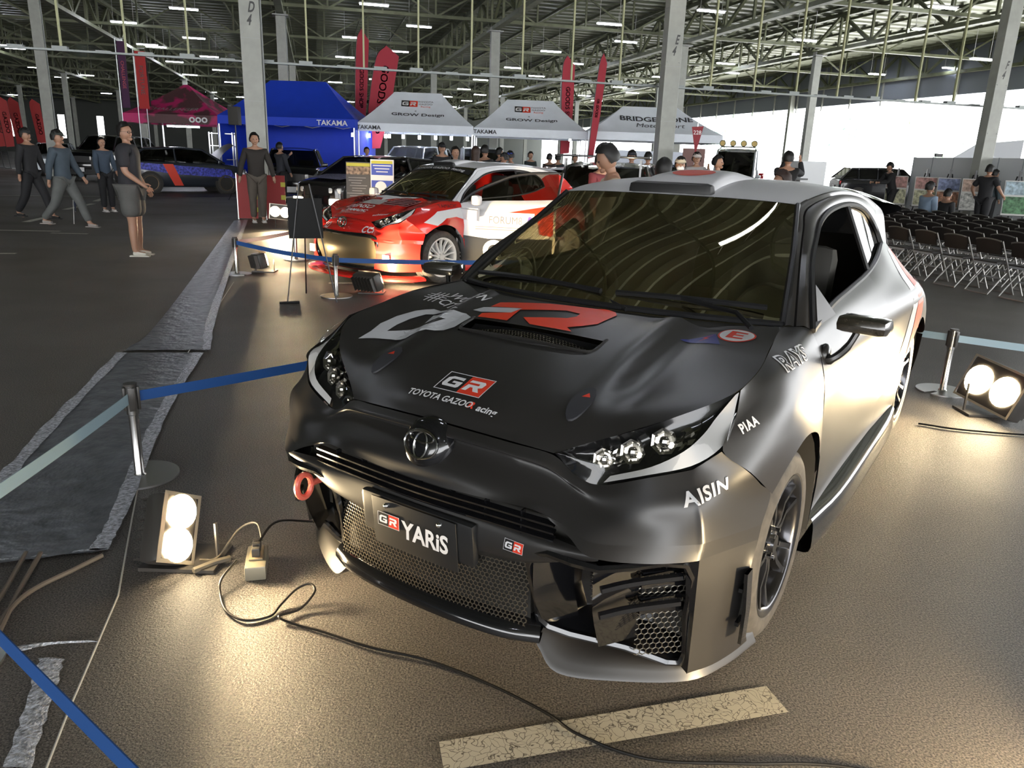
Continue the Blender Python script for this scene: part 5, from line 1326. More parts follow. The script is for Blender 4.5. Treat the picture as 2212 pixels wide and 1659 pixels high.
people = [
 # px at head, depth, turn from facing the camera, kwargs
 ((-5.426,10.996), 1.25, 'man with glasses in black polo shirt and grey shorts, standing in the aisle', dict(H=1.76, top=(.018,.018,.022), legs=(.085,.085,.08), shoes=(.62,.60,.52), shorts=True, short_sleeve=True, bulk=1.28, arms=((.0,.10,.55),(.05,.10,.85)), head_yaw=-.5, glasses=True, fingers=True)),
 ((-8.45,14.6), .95, 'walking man in blue jacket and grey trousers with a cap, mid-stride', dict(H=1.77, top=(.05,.07,.09), legs=(.11,.115,.11), shoes=(.30,.27,.25), stride=.42, arms=((.35,.15,.25),(-.3,.15,.2)), cap=(.03,.035,.03), bulk=1.08)),
 ((-9.9,16.0), .8, 'walking man in a black suit behind the blue jacket', dict(H=1.78, top=(.012,.012,.014), legs=(.012,.012,.014), shoes=(.02,.02,.02), stride=.35, arms=((.2,.15,.2),(-.2,.15,.2)), cap=(.02,.02,.02))),
 ((-9.6,18.3), .35, 'woman in dark blue jumper and wide black trousers with white shoes', dict(H=1.62, top=(.04,.06,.09), legs=(.012,.012,.014), shoes=(.62,.6,.58), longhair=True, arms=((.2,.12,.6),(.1,.12,.3)))),
 (None, 0, 'man in black hooded top standing in front of the stencilled column', dict(px=(549,292), Y=16.9, yaw=.1, H=1.80, top=(.022,.018,.015), legs=(.09,.075,.06), bulk=1.2, arms=((.05,.35,.1),(.05,.35,.1)), hair=HAIRB)),
 (None, 0, 'person in dark jacket raising a phone, behind the hooded man', dict(px=(603,287), Y=22.4, yaw=2.2, H=1.68, top=(.02,.022,.03), legs=DK, arms=((1.0,.1,1.3),(.2,.1,.3)))),
 (None, 0, 'young man with spiky black hair and cream shirt looking down beside the black roof', dict(px=(1342,322), Y=6.9, yaw=-1.35, H=1.63, top=(.60,.52,.40), legs=DK, head_pitch=.35, lean=.12)),
 (None, 0, 'man in dark cap and pale blue shirt with a lanyard', dict(px=(1366,325), Y=17.2, yaw=.1, H=1.72, top=(.42,.46,.52), legs=DK, cap=(.03,.03,.04))),
 (None, 0, 'man in white T-shirt seen from behind near the column', dict(px=(1401,331), Y=19, yaw=3.0, H=1.72, top=(.62,.62,.60), legs=DK, short_sleeve=True)),
 (None, 0, 'person with long black hair right behind the black roof', dict(px=(1437,347), Y=7.8, yaw=2.6, H=1.53, top=(.3,.25,.2), legs=DK, longhair=True)),
 (None, 0, 'person in beige cap and white face mask', dict(px=(1470,354), Y=12.5, yaw=.1, H=1.58, top=(.25,.25,.27), legs=DK, cap=(.55,.48,.36), mask=True)),
 (None, 0, 'man in grey long-sleeved shirt standing under the red pennant', dict(px=(1506,333), Y=17, yaw=.2, H=1.72, top=(.40,.38,.38), legs=DK, cap=(.5,.45,.42), arms=((1.0,.2,1.4),(.3,.2,.9)))),
 (None, 0, 'person with black hair and black top left of the light-bar truck', dict(px=(1552,347), Y=14, yaw=1.2, H=1.64, top=DK, legs=DK)),
 (None, 0, 'person with brown curly hair behind the black roof, close', dict(px=(1690,364), Y=7.6, yaw=-1.2, H=1.45, top=(.2,.1,.1), legs=DK, hair=HAIRR)),
 (None, 0, 'man in black seen from behind taking a photo by the white cabinet', dict(px=(1704,340), Y=15, yaw=2.9, H=1.76, top=DK, legs=DK, arms=((1.4,.1,1.5),(1.4,.1,1.5)), bulk=1.1)),
 (None, 0, 'man in black cap bending forward beside the parked off-roader', dict(px=(1937,352), Y=25, yaw=-1.0, H=1.78, top=DK, legs=DK, lean=.3, arms=((.6,.1,.9),(.6,.1,.9)), cap=DK, stride=.15)),
 (None, 0, 'man in black T-shirt with back print, hands on hips, facing the display boards', dict(px=(2140,360), Y=20.5, yaw=2.6, H=1.72, top=(.012,.012,.013), legs=(.012,.012,.013), short_sleeve=True, bulk=1.25, arms=((-.2,.6,1.0),(-.2,.6,1.0)))),
 (None, 0, 'person half hidden behind the man in the black T-shirt', dict(px=(2152,372), Y=22.5, yaw=2.2, H=1.62, top=(.05,.07,.08), legs=DK)),
 (None, 0, 'person in blue-grey shirt seated on the folding chairs', dict(at=hall(15.1,13.55), H=1.72, top=(.20,.27,.36), legs=DK, seated=True, cap=(.05,.05,.06), bulk=1.1)),
 (None, 0, 'child in black seated beside the blue-grey shirt', dict(at=hall(14.54,13.55), H=1.55, top=DK, legs=DK, seated=True)),
 (None, 0, 'person in wide black hat and dark coat behind the red rally car', dict(px=(955,305), Y=20, yaw=.2, H=1.78, top=(.012,.012,.014), legs=DK, cap=(.012,.012,.014))),
 (None, 0, 'person with orange-lit face behind the red rally car roof', dict(px=(984,322), Y=16.5, yaw=.3, H=1.66, top=(.03,.02,.02), legs=DK)),
 (None, 0, 'person with long reddish brown hair behind the red rally car', dict(px=(1028,318), Y=16, yaw=2.9, H=1.68, top=(.06,.03,.03), legs=DK, longhair=True, hair=HAIRR)),
 (None, 0, 'person in black with white trim standing right of the brown-haired person', dict(px=(1048,312), Y=19, yaw=2.5, H=1.74, top=(.015,.015,.016), legs=DK)),
 (None, 0, 'person in a black coat among the group under the second white canopy', dict(px=(1080,316), Y=21, yaw=2.0, H=1.72, top=(.03,.04,.045), legs=DK)),
 (None, 0, 'person in green top and blue cap leaning over a car under the canopy', dict(px=(1115,322), Y=20, yaw=-1.9, H=1.66, top=(.02,.14,.08), legs=DK, cap=(.02,.05,.35), lean=.25)),
 (None, 0, 'person in red and white jacket beside the green top', dict(px=(1100,336), Y=19, yaw=-1.5, H=1.60, top=(.35,.05,.05), legs=DK, cap=(.02,.02,.02), lean=.2)),
 (None, 0, 'dark-haired person left of the lamp under the second canopy', dict(px=(1188,325), Y=24, yaw=2.7, H=1.64, top=(.04,.03,.03), legs=DK)),
 (None, 0, 'dark-haired person right of the lamp under the second canopy', dict(px=(1206,326), Y=25, yaw=2.9, H=1.64, top=(.03,.04,.05), legs=DK)),
 (None, 0, 'dark-haired person by the canopy leg left of the third canopy', dict(px=(1243,328), Y=25, yaw=.2, H=1.64, top=(.05,.06,.07), legs=DK)),
 (None, 0, 'person in pale blue shirt under the first white canopy', dict(px=(792,303), Y=27, yaw=.4, H=1.66, top=(.25,.35,.45), legs=DK)),
 (None, 0, 'person in dark green bending by the silver van under the canopy', dict(px=(1147,318), Y=27, yaw=.5, H=1.7, top=(.02,.03,.03), legs=DK)),
 (None, 0, 'seated person in black in front of the dark red car', dict(px=(1300,352), Y=11.3, yaw=.8, H=1.6, top=(.12,.02,.03), legs=DK)),
]
persons = []
for pos, turn, lb, kw in people:
    kw = dict(kw)
    if 'at' in kw: p = kw.pop('at'); yaw = math.atan2(VX.x, -VX.y)
    elif pos is None:
        px, Y_, yw = kw.pop('px'), kw.pop('Y'), kw.pop('yaw'); p = at_px(px[0], px[1], Y_)
        d = rr*((px[0] - 1106)/F_PX) + uu*((829.5 - px[1])/F_PX) + fw; p.z = 0
        x_at = d.x/d.y*Y_; p.x = x_at
        yaw = face(p, CAMP) + yw
    else: p = Vector((pos[0], pos[1], 0)); yaw = face(p, CAMP) + turn
    persons.append(person(p, yaw, lb, **kw))
# umbrellas
def umbrella(p, label, c1, c2, L=.85, tilt=(.05,.0)):
    t = thing('umbrella', label, 'umbrella', p)
    b = MB(); top_ = Vector((tilt[0], tilt[1], L)); d = top_
    b.lathe([(.004, .0), (.012, .08), (.05, .42), (.06, .52)], 14, Matrix.Translation((0,0,0)) @ Vector(d).normalized().to_track_quat('Z','Y').to_matrix().to_4x4()); b.build('canopy', clothmat(c1), t)
    b = MB(); b.lathe([(.06,.52),(.055,.60),(.03,.66),(.02,.70)], 14, Vector(d).normalized().to_track_quat('Z','Y').to_matrix().to_4x4()); b.build('canopy_top', clothmat(c2), t)
    b = MB(); b.cyl((0,0,0), top_, .006, n=6); b.build('shaft', STEEL, t)
    return t
umbrella((-10.0,17.6,0.02), 'furled navy umbrella with a pale pink top held by the woman', (.03,.04,.07), (.55,.42,.5), .80)
b = MB(); b.tube([(0,0,.02),(.05,.03,.80)], .008, 6); o = b.build('cane', mat('cane_grey', (.5,.5,.48), .4)); o.location = (-8.55,14.95,0); tag(o, 'pale umbrella shaft carried by the walking man in the blue jacket', 'cane')
# ================================================================ other parked cars
def simple_car(loc, yaw, label, col, kind='hatch', L=4.0, W=1.72, H=1.5, rim=GUN, ride=.2, wr=.31, lit=False, glassm=None, extra=None, category='car', rough=.22, taillit=False):
    """loft of a lower body and a glass house; nose at -Y, origin under the middle"""
    t = thing('car', label, category, loc, yaw)
    P = mat('car_paint_%d_%d_%d' % tuple(int(c*255) for c in col), col, rough, .2, coat=.7)
    gm = glassm or GLASS_D
    w = W/2; h = H
    pro = {  # station y (0..1), hood/deck height, half width, belt
        'hatch': dict(st=[(0,.50,.72),(.03,.56,.88),(.12,.62,.97),(.26,.66,1.0),(.45,.67,1.0),(.7,.68,1.0),(.92,.70,.96),(1,.66,.80)], gh=[(.20,.66),(.37,.97),(.55,1.0),(.82,.96),(.97,.70)]),
        'suv':   dict(st=[(0,.52,.80),(.03,.60,.94),(.12,.65,1.0),(.26,.67,1.0),(.5,.67,1.0),(.8,.67,1.0),(.96,.67,.97),(1,.60,.88)], gh=[(.24,.67),(.36,.97),(.55,1.0),(.88,.97),(.985,.68)]),
        'sedan': dict(st=[(0,.48,.70),(.03,.55,.88),(.12,.61,.97),(.26,.66,1.0),(.5,.68,1.0),(.75,.69,1.0),(.9,.70,.95),(1,.64,.80)], gh=[(.22,.66),(.40,.98),(.55,1.0),(.68,.97),(.85,.70)]),
        'van':   dict(st=[(0,.40,.86),(.02,.46,.96),(.08,.5,1.0),(.3,.5,1.0),(.6,.5,1.0),(.9,.5,1.0),(.98,.5,.98),(1,.45,.94)], gh=[(.04,.5),(.13,.96),(.4,1.0),(.95,.99),(.995,.5)]),
        'jeep':  dict(st=[(0,.56,.86),(.02,.60,.90),(.1,.62,.9),(.3,.63,.92),(.5,.62,1.0),(.8,.62,1.0),(.97,.62,1.0),(1,.58,.98)], gh=[(.33,.62),(.38,.97),(.5,1.0),(.96,1.0),(.985,.62)]),
        'truck': dict(st=[(0,.50,.9),(.02,.54,.95),(.1,.56,1.0),(.3,.56,1.0),(.36,.56,1.0),(.40,.44,1.0),(.98,.44,1.0),(1,.44,.98)], gh=[(.02,.54),(.10,.96),(.16,1.0),(.30,1.0),(.345,.55)]),
    }[kind]
    Y = lambda a: -L/2 + a*L
    net = []
    for a, hz, wd in pro['st']:
        y = Y(a); ww = w*wd; z = h*hz; zb = ride if 0 < a < 1 else ride + .08
        net.append([(-ww*.92,y,zb),(-ww,y,zb+.12),(-ww,y,z*.72),(-ww*.97,y,z*.93),(-ww*.85,y,z),(0,y,z+.03),(ww*.85,y,z),(ww*.97,y,z*.93),(ww,y,z*.72),(ww,y,zb+.12),(ww*.92,y,zb)])
    g = netgrid(net, 3, 4); bb = MB().grid(g); bb.poly(g[0]); bb.poly(g[-1][::-1]); body = bb.build('body', P, t, ang=.9)
    gh = pro['gh']; top = w*.74 if kind not in ('van','jeep','truck') else w*.88
    lo = w*.93
    pts = [(Y(a), h*z) for a, z in gh]
    (y0,z0),(y1,z1),(y2,z2),(y3,z3),(y4,z4) = pts
    b = MB(); b.net([[(-top,y1,z1-.03),(-top*.6,y1,z1),(0,y1,z1+.01),(top*.6,y1,z1),(top,y1,z1-.03)],[(-top,y2,z2-.03),(-top*.6,y2,z2),(0,y2,z2+.015),(top*.6,y2,z2),(top,y2,z2-.03)],[(-top,y3,z3-.03),(-top*.6,y3,z3),(0,y3,z3+.01),(top*.6,y3,z3),(top,y3,z3-.03)]], 3, 3)
    b.build('roof', P, t)
    def q(a, c, d, e, nm, m_): MB().net([[a, tuple((Vector(a)+Vector(c))/2), c],[d, tuple((Vector(d)+Vector(e))/2), e]], 2, 2).build(nm, m_, t)
    q((-lo,y0,z0),(lo,y0,z0),(-top,y1,z1-.02),(top,y1,z1-.02),'windscreen',gm)
    q((-lo,y4,z4),(lo,y4,z4),(-top,y3,z3-.02),(top,y3,z3-.02),'rear_window',gm)
    ym = (y1 + y3)/2 if kind != 'truck' else y3
    for s_ in (1, -1):
        b = MB(); b.poly([(s_*lo,y0,z0),(s_*lo,y4,z4),(s_*top,y3,z3-.03),(s_*top,y2,z2-.03),(s_*top,y1,z1-.03)]); b.build('side_glass', gm, t, smooth=False)
    b = MB()
    for s_ in (1, -1):
        b.tube([(s_*lo,y0,z0),(s_*top,y1,z1-.02),(s_*top,y2,z2-.025),(s_*top,y3,z3-.02),(s_*lo,y4,z4)], .035, 6)
        b.tube([(s_*lo*1.005,ym,h*.66 if kind != 'van' else z0),(s_*top*1.01,ym,z2-.03)], .03, 5)
        if kind in ('suv','van','jeep'): yq = y3*.75 + ym*.25; b.tube([(s_*lo*1.005,yq,z4),(s_*top*1.01,yq,z3-.03)], .05, 5)
    b.build('pillars', P, t)
    # seats, so the glass does not look empty
    b = MB()
    for s_ in (1, -1): b.box((s_*.36,(y1+y2)/2,h*.62), (.45,.15,.5), bev=.04)
    b.build('seats', DARK, t)
    # arches, wheels
    ya, yb = Y(.20), Y(.80)
    for y in (ya, yb):
        for s_ in (1, -1): b = MB(); b.cyl((s_*(w-.20),y,wr), (s_*(w+.006),y,wr), wr+.055, n=28); b.build('wheel_arch', DARK, t)
    for y in (ya, yb):
        for s_ in (1, -1): wheel(t, s_*(w+.012), y, r=wr, w=.2, rim=rim, spokes=10, disc=False, rr=wr*.70)
    # nose and tail details
    ht = h*pro['st'][1][1]
    for s_ in (1, -1):
        b = MB(); b.box((s_*w*.66,Y(.02),ht*.82), (w*.38,.14,h*.085), bev=.03, R=Matrix.Rotation(s_*.25,3,'Z')); b.build('headlamp', LAMPW if not lit else mat('lit_headlamp', (1,.95,.85), .3, emit=(1,.85,.6), estr=6), t)
        b = MB(); b.box((s_*w*.80,Y(.985),h*.56), (w*.26,.10,h*.10), bev=.02); b.build('tail_lamp', REDL if not taillit else mat('lit_tail', (.6,.02,.02), .3, emit=(1,.1,.06), estr=2), t)
    b = MB(); b.box((0,Y(.0)+.01,ht*.55), (w*1.1,.06,h*.14), bev=.02); b.build('grille', GLOSSB, t)
    b = MB(); b.box((0,Y(.0)-.025,ht*.42), (.33,.012,.165)); b.box((0,Y(1.0)+.025,h*.44), (.33,.012,.165)); b.build('number_plate', WHITEL, t)
    for s_ in (1, -1):
        b = MB(); b.box((s_*(w+.10),y0 + .12*L*.5,z0+.04), (.18,.10,.12), bev=.03); b.cyl((s_*(w+.05),y0+.12*L*.5,z0), (s_*(w*.95),y0+.12*L*.5,z0-.02), .02); b.build('door_mirror', P, t)
    if extra: extra(t, Y, w, h, P)
    return t
def yaw_of(dx, dy): return math.atan2(dx, -dy)     # nose points along (dx, dy)
def hood_art(t, Y, w, h, P):
    b = MB(); b.net([[(-.55,Y(.06),h*.625),(0,Y(.05),h*.635),(.55,Y(.06),h*.625)],[(-.6,Y(.22),h*.69),(0,Y(.22),h*.70),(.6,Y(.22),h*.69)]], 3, 3)
    b.build('bonnet_print', mat('print_violet', (.18,.18,.30), .5, noise=.9, nscale=30), t)
    b = MB(); b.box((0,Y(0)-.12,.13), (1.7,.3,.05), bev=.01); b.build('front_lip', mat('lip_blue', (.05,.08,.4), .4), t)
    for s_ in (1,-1): b = MB(); b.box((s_*.6,Y(0)-.03,.42), (.28,.05,.14), bev=.03); b.build('fog_lamp', mat('lit_fog', (1,.95,.85), .3, emit=(1,.85,.6), estr=8), t)
simple_car((-3.55,19.9,0), yaw_of(-.55,-.83), 'black hatchback with violet print on its bonnet, behind the poster easel', (.02,.018,.018), 'hatch', L=4.1, H=1.46, extra=hood_art)
simple_car((-3.6,25.5,0), yaw_of(-.75,-.66), 'dark grey coupe parked behind the black hatchback', (.07,.08,.085), 'sedan', L=4.5, H=1.32)
simple_car((-4.1,31.5,0), yaw_of(-.3,-.95), 'silver van parked under the first white canopy', (.35,.37,.38), 'suv', L=4.6, H=1.85)
simple_car((-1.6,33.0,0), yaw_of(.1,-1), 'white van with a small window notice, under the first canopy', (.55,.57,.58), 'van', L=4.4, H=1.9)
simple_car((1.35,19.6,0), yaw_of(.35,.94), 'dark red car seen from behind with raised rear wing', (.10,.008,.012), 'hatch', L=4.1, H=1.34, taillit=True)
def wing(t, Y, w, h, P):
    b = MB(); b.box((0,Y(.95),h*1.06), (1.5,.25,.03), bev=.01); b.box((-.6,Y(.93),h*.9), (.03,.12,.4)); b.box((.6,Y(.93),h*.9), (.03,.12,.4)); b.build('rear_wing_blade', GLOSSB, t)
simple_car((1.75,14.3,0), yaw_of(.25,.97), 'black hatchback tail with a lit red mark, left of the black roof', (.015,.015,.017), 'hatch', L=4.0, H=1.5, taillit=True, extra=wing)
simple_car((4.6,24.0,0), yaw_of(.8,.6), 'grey blue car behind the young man in the cream shirt', (.10,.12,.16), 'hatch', L=4.0, H=1.5)
def livery(t, Y, w, h, P):
    for s_ in (1, -1):
        x = s_*(w + .008)
        MB().poly([(x,Y(.12),.52),(x,Y(.16),.80),(x,Y(.55),.90),(x,Y(.95),1.0),(x,Y(.93),.80),(x,Y(.6),.62)]).build('side_print', mat('print_blue', (.06,.07,.42), .4, noise=.9, nscale=14), t, smooth=False)
        MB().poly([(x*1.004,Y(.55),.25),(x*1.004,Y(.62),.25),(x*1.004,Y(.70),.95),(x*1.004,Y(.62),.95)]).build('side_stripe', REDV, t, smooth=False)
    b = MB(); b.net([[(-.7,Y(.26),h*.68),(0,Y(.26),h*.70),(.7,Y(.26),h*.68)],[(-.66,Y(.19),h*.90),(0,Y(.18),h*.93),(.66,Y(.19),h*.90)],[(-.6,Y(.10),h*1.08),(0,Y(.09),h*1.12),(.6,Y(.10),h*1.08)]], 4, 4); b.build('open_bonnet', mat('bonnet_underside', (.10,.11,.14), .35, .3), t)
BRONZE = mat('bronze_rim', (.22,.15,.08), .35, .7)
simple_car((-11.75,27.6,0), yaw_of(.80,.60), 'dark sports car with blue side print, red stripe and open bonnet', (.03,.035,.045), 'hatch', L=4.1, H=1.50, rim=BRONZE, wr=.33, extra=livery)
simple_car((-14.6,33.5,0), yaw_of(.55,.8), 'white car with open bonnet under the pink canopy', (.5,.52,.55), 'hatch', L=3.9, H=1.45)
simple_car((-17.9,35.0,0), yaw_of(-.1,-1), 'large black pickup silhouette behind the woman in blue', (.008,.008,.01), 'suv', L=4.6, H=1.9)
simple_car((-22.5,38.5,0), yaw_of(.4,-.9), 'silver car with raised bonnet left of the black pickup', (.30,.33,.36), 'hatch', L=4.0, H=1.5)
simple_car((-7.2,25.5,0), yaw_of(.2,-1), 'black car with white lettering on its windscreen, in front of the blue canopy', (.012,.012,.014), 'suv', L=4.2, H=1.6)
# vehicles by the open side
def lightbar(t, Y, w, h, P):
    b = MB(); b.tube([(-.62,Y(.2),h+.0),(-.6,Y(.2),h+.08),(.6,Y(.2),h+.08),(.62,Y(.2),h)], .02, 6); lb = b.build('roof_bar', SEAL, t)
    for x in (-.56,-.19,.19,.56):
        b = MB(); b.cyl((x,Y(.2)-.03,h+.20), (x,Y(.2)+.05,h+.20), .105, .06, n=18); lp = b.build('roof_lamp', mat('lamp_amber', (.65,.45,.12), .35), t)
        b = MB(); b.tube([(x + .1*math.cos(a), Y(.2)-.035, h+.20+.1*math.sin(a)) for a in [2*PI*k/16 for k in range(16)]], .012, 5, True); b.build('lamp_ring', SEAL, lp)
    b = MB(); b.tube([(-.6,Y(.4),.9),(-.55,Y(.4),h),( .55,Y(.4),h),(.6,Y(.4),.9)], .03, 6); b.tube([(.6,Y(.4),h*.9),(.6,Y(.75),.95)], .025, 6); b.build('roll_bar', STEEL, t)
simple_car((at_px(1600,350,30).x,30,0), yaw_of(-.40,-.92), 'white light truck with four round amber lamps on its roof bar', (.42,.45,.48), 'truck', L=3.4, W=1.5, H=2.1, wr=.30, glassm=GLASS_P, extra=lightbar)
simple_car((17.6,38.5,0), yaw_of(.93,-.10), 'black sport utility car parked at the open side', (.012,.012,.016), 'suv', L=4.5, W=1.82, H=1.66, wr=.35, ride=.22, glassm=GLASS_P)
simple_car((17.0,31.8,0), yaw_of(-.62,-.78), 'dark green boxy off-road car behind the man bending forward', (.035,.045,.045), 'jeep', L=4.0, W=1.75, H=1.80, wr=.38, ride=.32, glassm=GLASS_P)
# ================================================================ canopies, banners, boards, chairs
FRAME = mat('canopy_frame', (.6,.62,.64), .3, .8)
def canopy(cx, cy, yaw, W, D, eave, peak, col, label, ridge=.42, valance=.30, legs=True, side=None, name='canopy_tent', m=None):
    t = thing(name, label, 'canopy tent', (cx, cy, 0), yaw)
    m = m or mat('canopy_%d_%d_%d' % tuple(int(c*255) for c in col), col, .7, noise=.06, nscale=1.5)
    w, d = W/2, D/2; r = W*ridge/2
    b = MB(); c = [(-w,-d,eave),(w,-d,eave),(w,d,eave),(-w,d,eave)]; R0, R1 = (-r,0,peak), (r,0,peak)
    def sag(a, e, k=.12): return tuple(Vector(a).lerp(Vector(e), .5) + Vector((0,0,-k)))
    def panel(a0, a1, e0, e1):
        g = []
        for j in range(7):
            tt = j/6; row = []
            for i in range(9):
                s_ = i/8; p = Vector(a0).lerp(Vector(a1), s_).lerp(Vector(e0).lerp(Vector(e1), s_), tt); p.z -= .16*4*tt*(1-tt)*(.35 + .65*min(1, 4*s_*(1-s_)) if W > 0 else 1); row.append(p)
            g.append(row)
        b.grid(g)
    panel(R0, R1, c[0], c[1]); panel(R1, R0, c[2], c[3]); panel(R1, R1, c[1], c[2]); panel(R0, R0, c[3], c[0])
    cl = b.build('roof_cloth', m, t, ang=1.2)
    b = MB(); lo = [(x*1.005, y*1.005, z - valance) for x, y, z in c]
    for i in range(4): b.grid([[c[i], c[(i+1) % 4]], [lo[i], lo[(i+1) % 4]]])
    b.build('valance', m, t, smooth=False)
    if legs:
        for x, y, z in c:
            b = MB(); b.box((x*.985,y*.985,eave/2 - .1), (.045,.045,eave)); b.box((x*.985,y*.985,.01), (.12,.12,.02)); b.build('leg', FRAME, t, smooth=False)
        b = MB()
        for i in range(4):
            a, e = Vector(c[i])*.98, Vector(c[(i+1) % 4])*.98; n_ = 4
            for k in range(n_):
                p, q_ = a.lerp(e, k/n_), a.lerp(e, (k+1)/n_); p.z = q_.z = eave - .03; p2, q2 = p.copy(), q_.copy(); p2.z = q2.z = eave - .26
                b.tube([p, q2], .012, 4); b.tube([p2, q_], .012, 4)
        b.build('scissor_frame', FRAME, t)
    if side:
        b = MB()
        for i in side: b.grid([[lo[i], lo[(i+1) % 4]], [(c[i][0], c[i][1], .05), (c[(i+1) % 4][0], c[(i+1) % 4][1], .05)]])
        b.build('side_wall', m, t, smooth=False)
    t['_w'] = W
    return t, cl
GREYT = mat('print_black', (.03,.03,.035), .6)
def front_text(t, cl, txt, x, k, size, m, **kw):
    """on the front slope; k = 0 at the ridge, 1 at the eave"""
    bv = bvh_of([cl]); z = 3.6
    return lettering('canopy_lettering', txt, (x, k, 2.9), (1,0,0), (0,.62,.78), size, m, cl, bv, L=.25, off=.012, **kw)
cy_ = lambda x, Y: at_px(x, 300, Y)
p1 = cy_(893, 30.5); p2 = cy_(1143, 31); p3 = cy_(1412, 31.0); pb = cy_(624, 30); pk = cy_(378, 32.5)
TA = .035
t1_, c1_ = canopy(p1.x, p1.y + 1.4, -TA*1.0 + .10, 4.35, 3.0, 2.62, 3.85, (.80,.85,.92), 'white canopy with red and black team print, left one of the pair')
t2_, c2_ = canopy(p2.x, p2.y + 1.4, .03, 4.35, 3.0, 2.60, 3.75, (.80,.85,.92), 'white canopy with red and black team print, right one of the pair')
t3_, c3_ = canopy(p3.x, p3.y + 1.4, .03, 5.2, 3.0, 2.62, 3.65, (.80,.85,.92), 'white canopy with tyre maker lettering, partly behind the column')
t4_, c4_ = canopy(pb.x, pb.y + 1.6, -.05, 5.2, 3.2, 2.70, 4.1, (.01,.05,.55), 'blue canopy with blue side walls beside the stencilled column', side=(1,2,3), ridge=.42)
PINK = mat('pink_camouflage', (.30,.03,.10), .6)
_t = PINK.node_tree; _b = _t.nodes['Principled BSDF']; _n = _t.nodes.new('ShaderNodeTexNoise'); _n.inputs['Scale'].default_value = 1.6; _r = _t.nodes.new('ShaderNodeValToRGB'); _tc = _t.nodes.new('ShaderNodeTexCoord')
_r.color_ramp.elements[0].color = (.55,.03,.16,1); _r.color_ramp.elements[0].position = .44; _r.color_ramp.elements[1].color = (.10,.045,.05,1); _r.color_ramp.elements[1].position = .54
_t.links.new(_tc.outputs['Object'], _n.inputs['Vector']); _t.links.new(_n.outputs['Fac'], _r.inputs[0]); _t.links.new(_r.outputs[0], _b.inputs['Base Color'])
t5_, c5_ = canopy(pk.x, pk.y + 1.5, -.04, 3.9, 3.2, 2.75, 4.0, (.3,.03,.1), 'pink and black camouflage canopy at the left', m=PINK, ridge=.05, valance=.35)
for t_, c_ in ((t1_, c1_), (t2_, c2_)):
    bv_ = bvh_of([c_]); V_ = (0,.70,.71)
    gb = gr_badge('canopy_badge', (-.30,-.42,3.42), (1,0,0), V_, .62, c_, bv_, slant=.0, border=False, off=.012)
    for k, s_ in enumerate(('TOYOTA','GAZOO','Racing')): lettering('canopy_lettering', s_, (.32,-.36 - k*.09,3.50 - k*.09), (1,0,0), V_, .12, GREYT if k < 2 else REDV, c_, bv_, L=.2, off=.02, wide=1.2)
    lettering('canopy_lettering', 'x', (-.05,-.72,3.15), (1,0,0), V_, .16, GREYT, c_, bv_, L=.2, off=.02)
    lettering('canopy_lettering', 'GROW Design', (.05,-.93,3.0), (1,0,0), V_, .24, GREYT, c_, bv_, L=.2, off=.02, wide=1.35, bold=.004)
for t_, m_, x in ((t1_, GREYT, -1.75), (t2_, GREYT, -1.75), (t4_, WHITEL, 1.75)):
    lettering('valance_lettering', 'TAKAMA', (x, -1.525 if t_ is not t4_ else -1.63, 2.45 if t_ is not t4_ else 2.54), (1,0,0), (0,0,1), .20 if t_ is not t4_ else .26, m_, t_, None, L=.3, off=.012, wide=1.1, bold=.004)
lettering('canopy_lettering', 'BRIDGESTONE', (.15,-.62,3.2), (1,0,0), (0,.70,.71), .40, GREYT, c3_, bvh_of([c3_]), L=.25, off=.02, wide=1.1, bold=.008)
lettering('canopy_lettering', 'Motorsport', (.25,-.95,2.95), (1,0,0), (0,.70,.71), .40, GREYT, c3_, bvh_of([c3_]), L=.25, off=.02, shear=.25)
lettering('valance_lettering', 'ooo', (1.15,-1.63,2.6), (1,0,0), (0,0,1), .42, WHITEL, t5_, None, L=.3, off=.012, wide=1.1, bold=.01)
lettering('canopy_lettering', 'CHALLENGER', (-.05,-1.2,2.95), (1,0,0), (0,.62,.78), .26, mat('print_grey', (.35,.33,.33), .6), c5_, bvh_of([c5_]), L=.25, off=.02, wide=1.3, shear=.2)
# bright tubes below the canopies
tl2 = thing('canopy_lamp', 'long bright tube lamp under the pink canopy edge', 'lamp', (pk.x + .3, pk.y + .2, 2.30))
MB().box((0,0,0), (1.3,.06,.05)).build('tube', TUBE, tl2, smooth=False); MB().box((0,0,.05), (1.35,.08,.04)).build('housing', FIX, tl2, smooth=False)
lam = None
for k, (px_, Y_) in enumerate([(762,29),(797,30),(833,31),(841,32),(871,33),(906,34),(941,35),(1010,36),(1232,33),(975,37)]):
    p = at_px(px_, 290, 31.6 + (k % 3)*.2); z_ = 2.12 if k != 8 else 2.25
    if lam is None:
        lam = thing('hanging_lamp', 'small bright lamp hanging under the white canopies', 'lamp', group='small lamps under the white canopies')
        b = MB(); b.cyl((0,0,0), (0,0,.14), .05, n=10); b.build('bulb', TUBE, lam); b = MB(); b.cyl((0,0,.14), (0,0,.95), .008, n=5); b.build('cord', SEAL, lam); o = lam
    else: o = dup(lam)
    o.location = (p.x, p.y, z_)
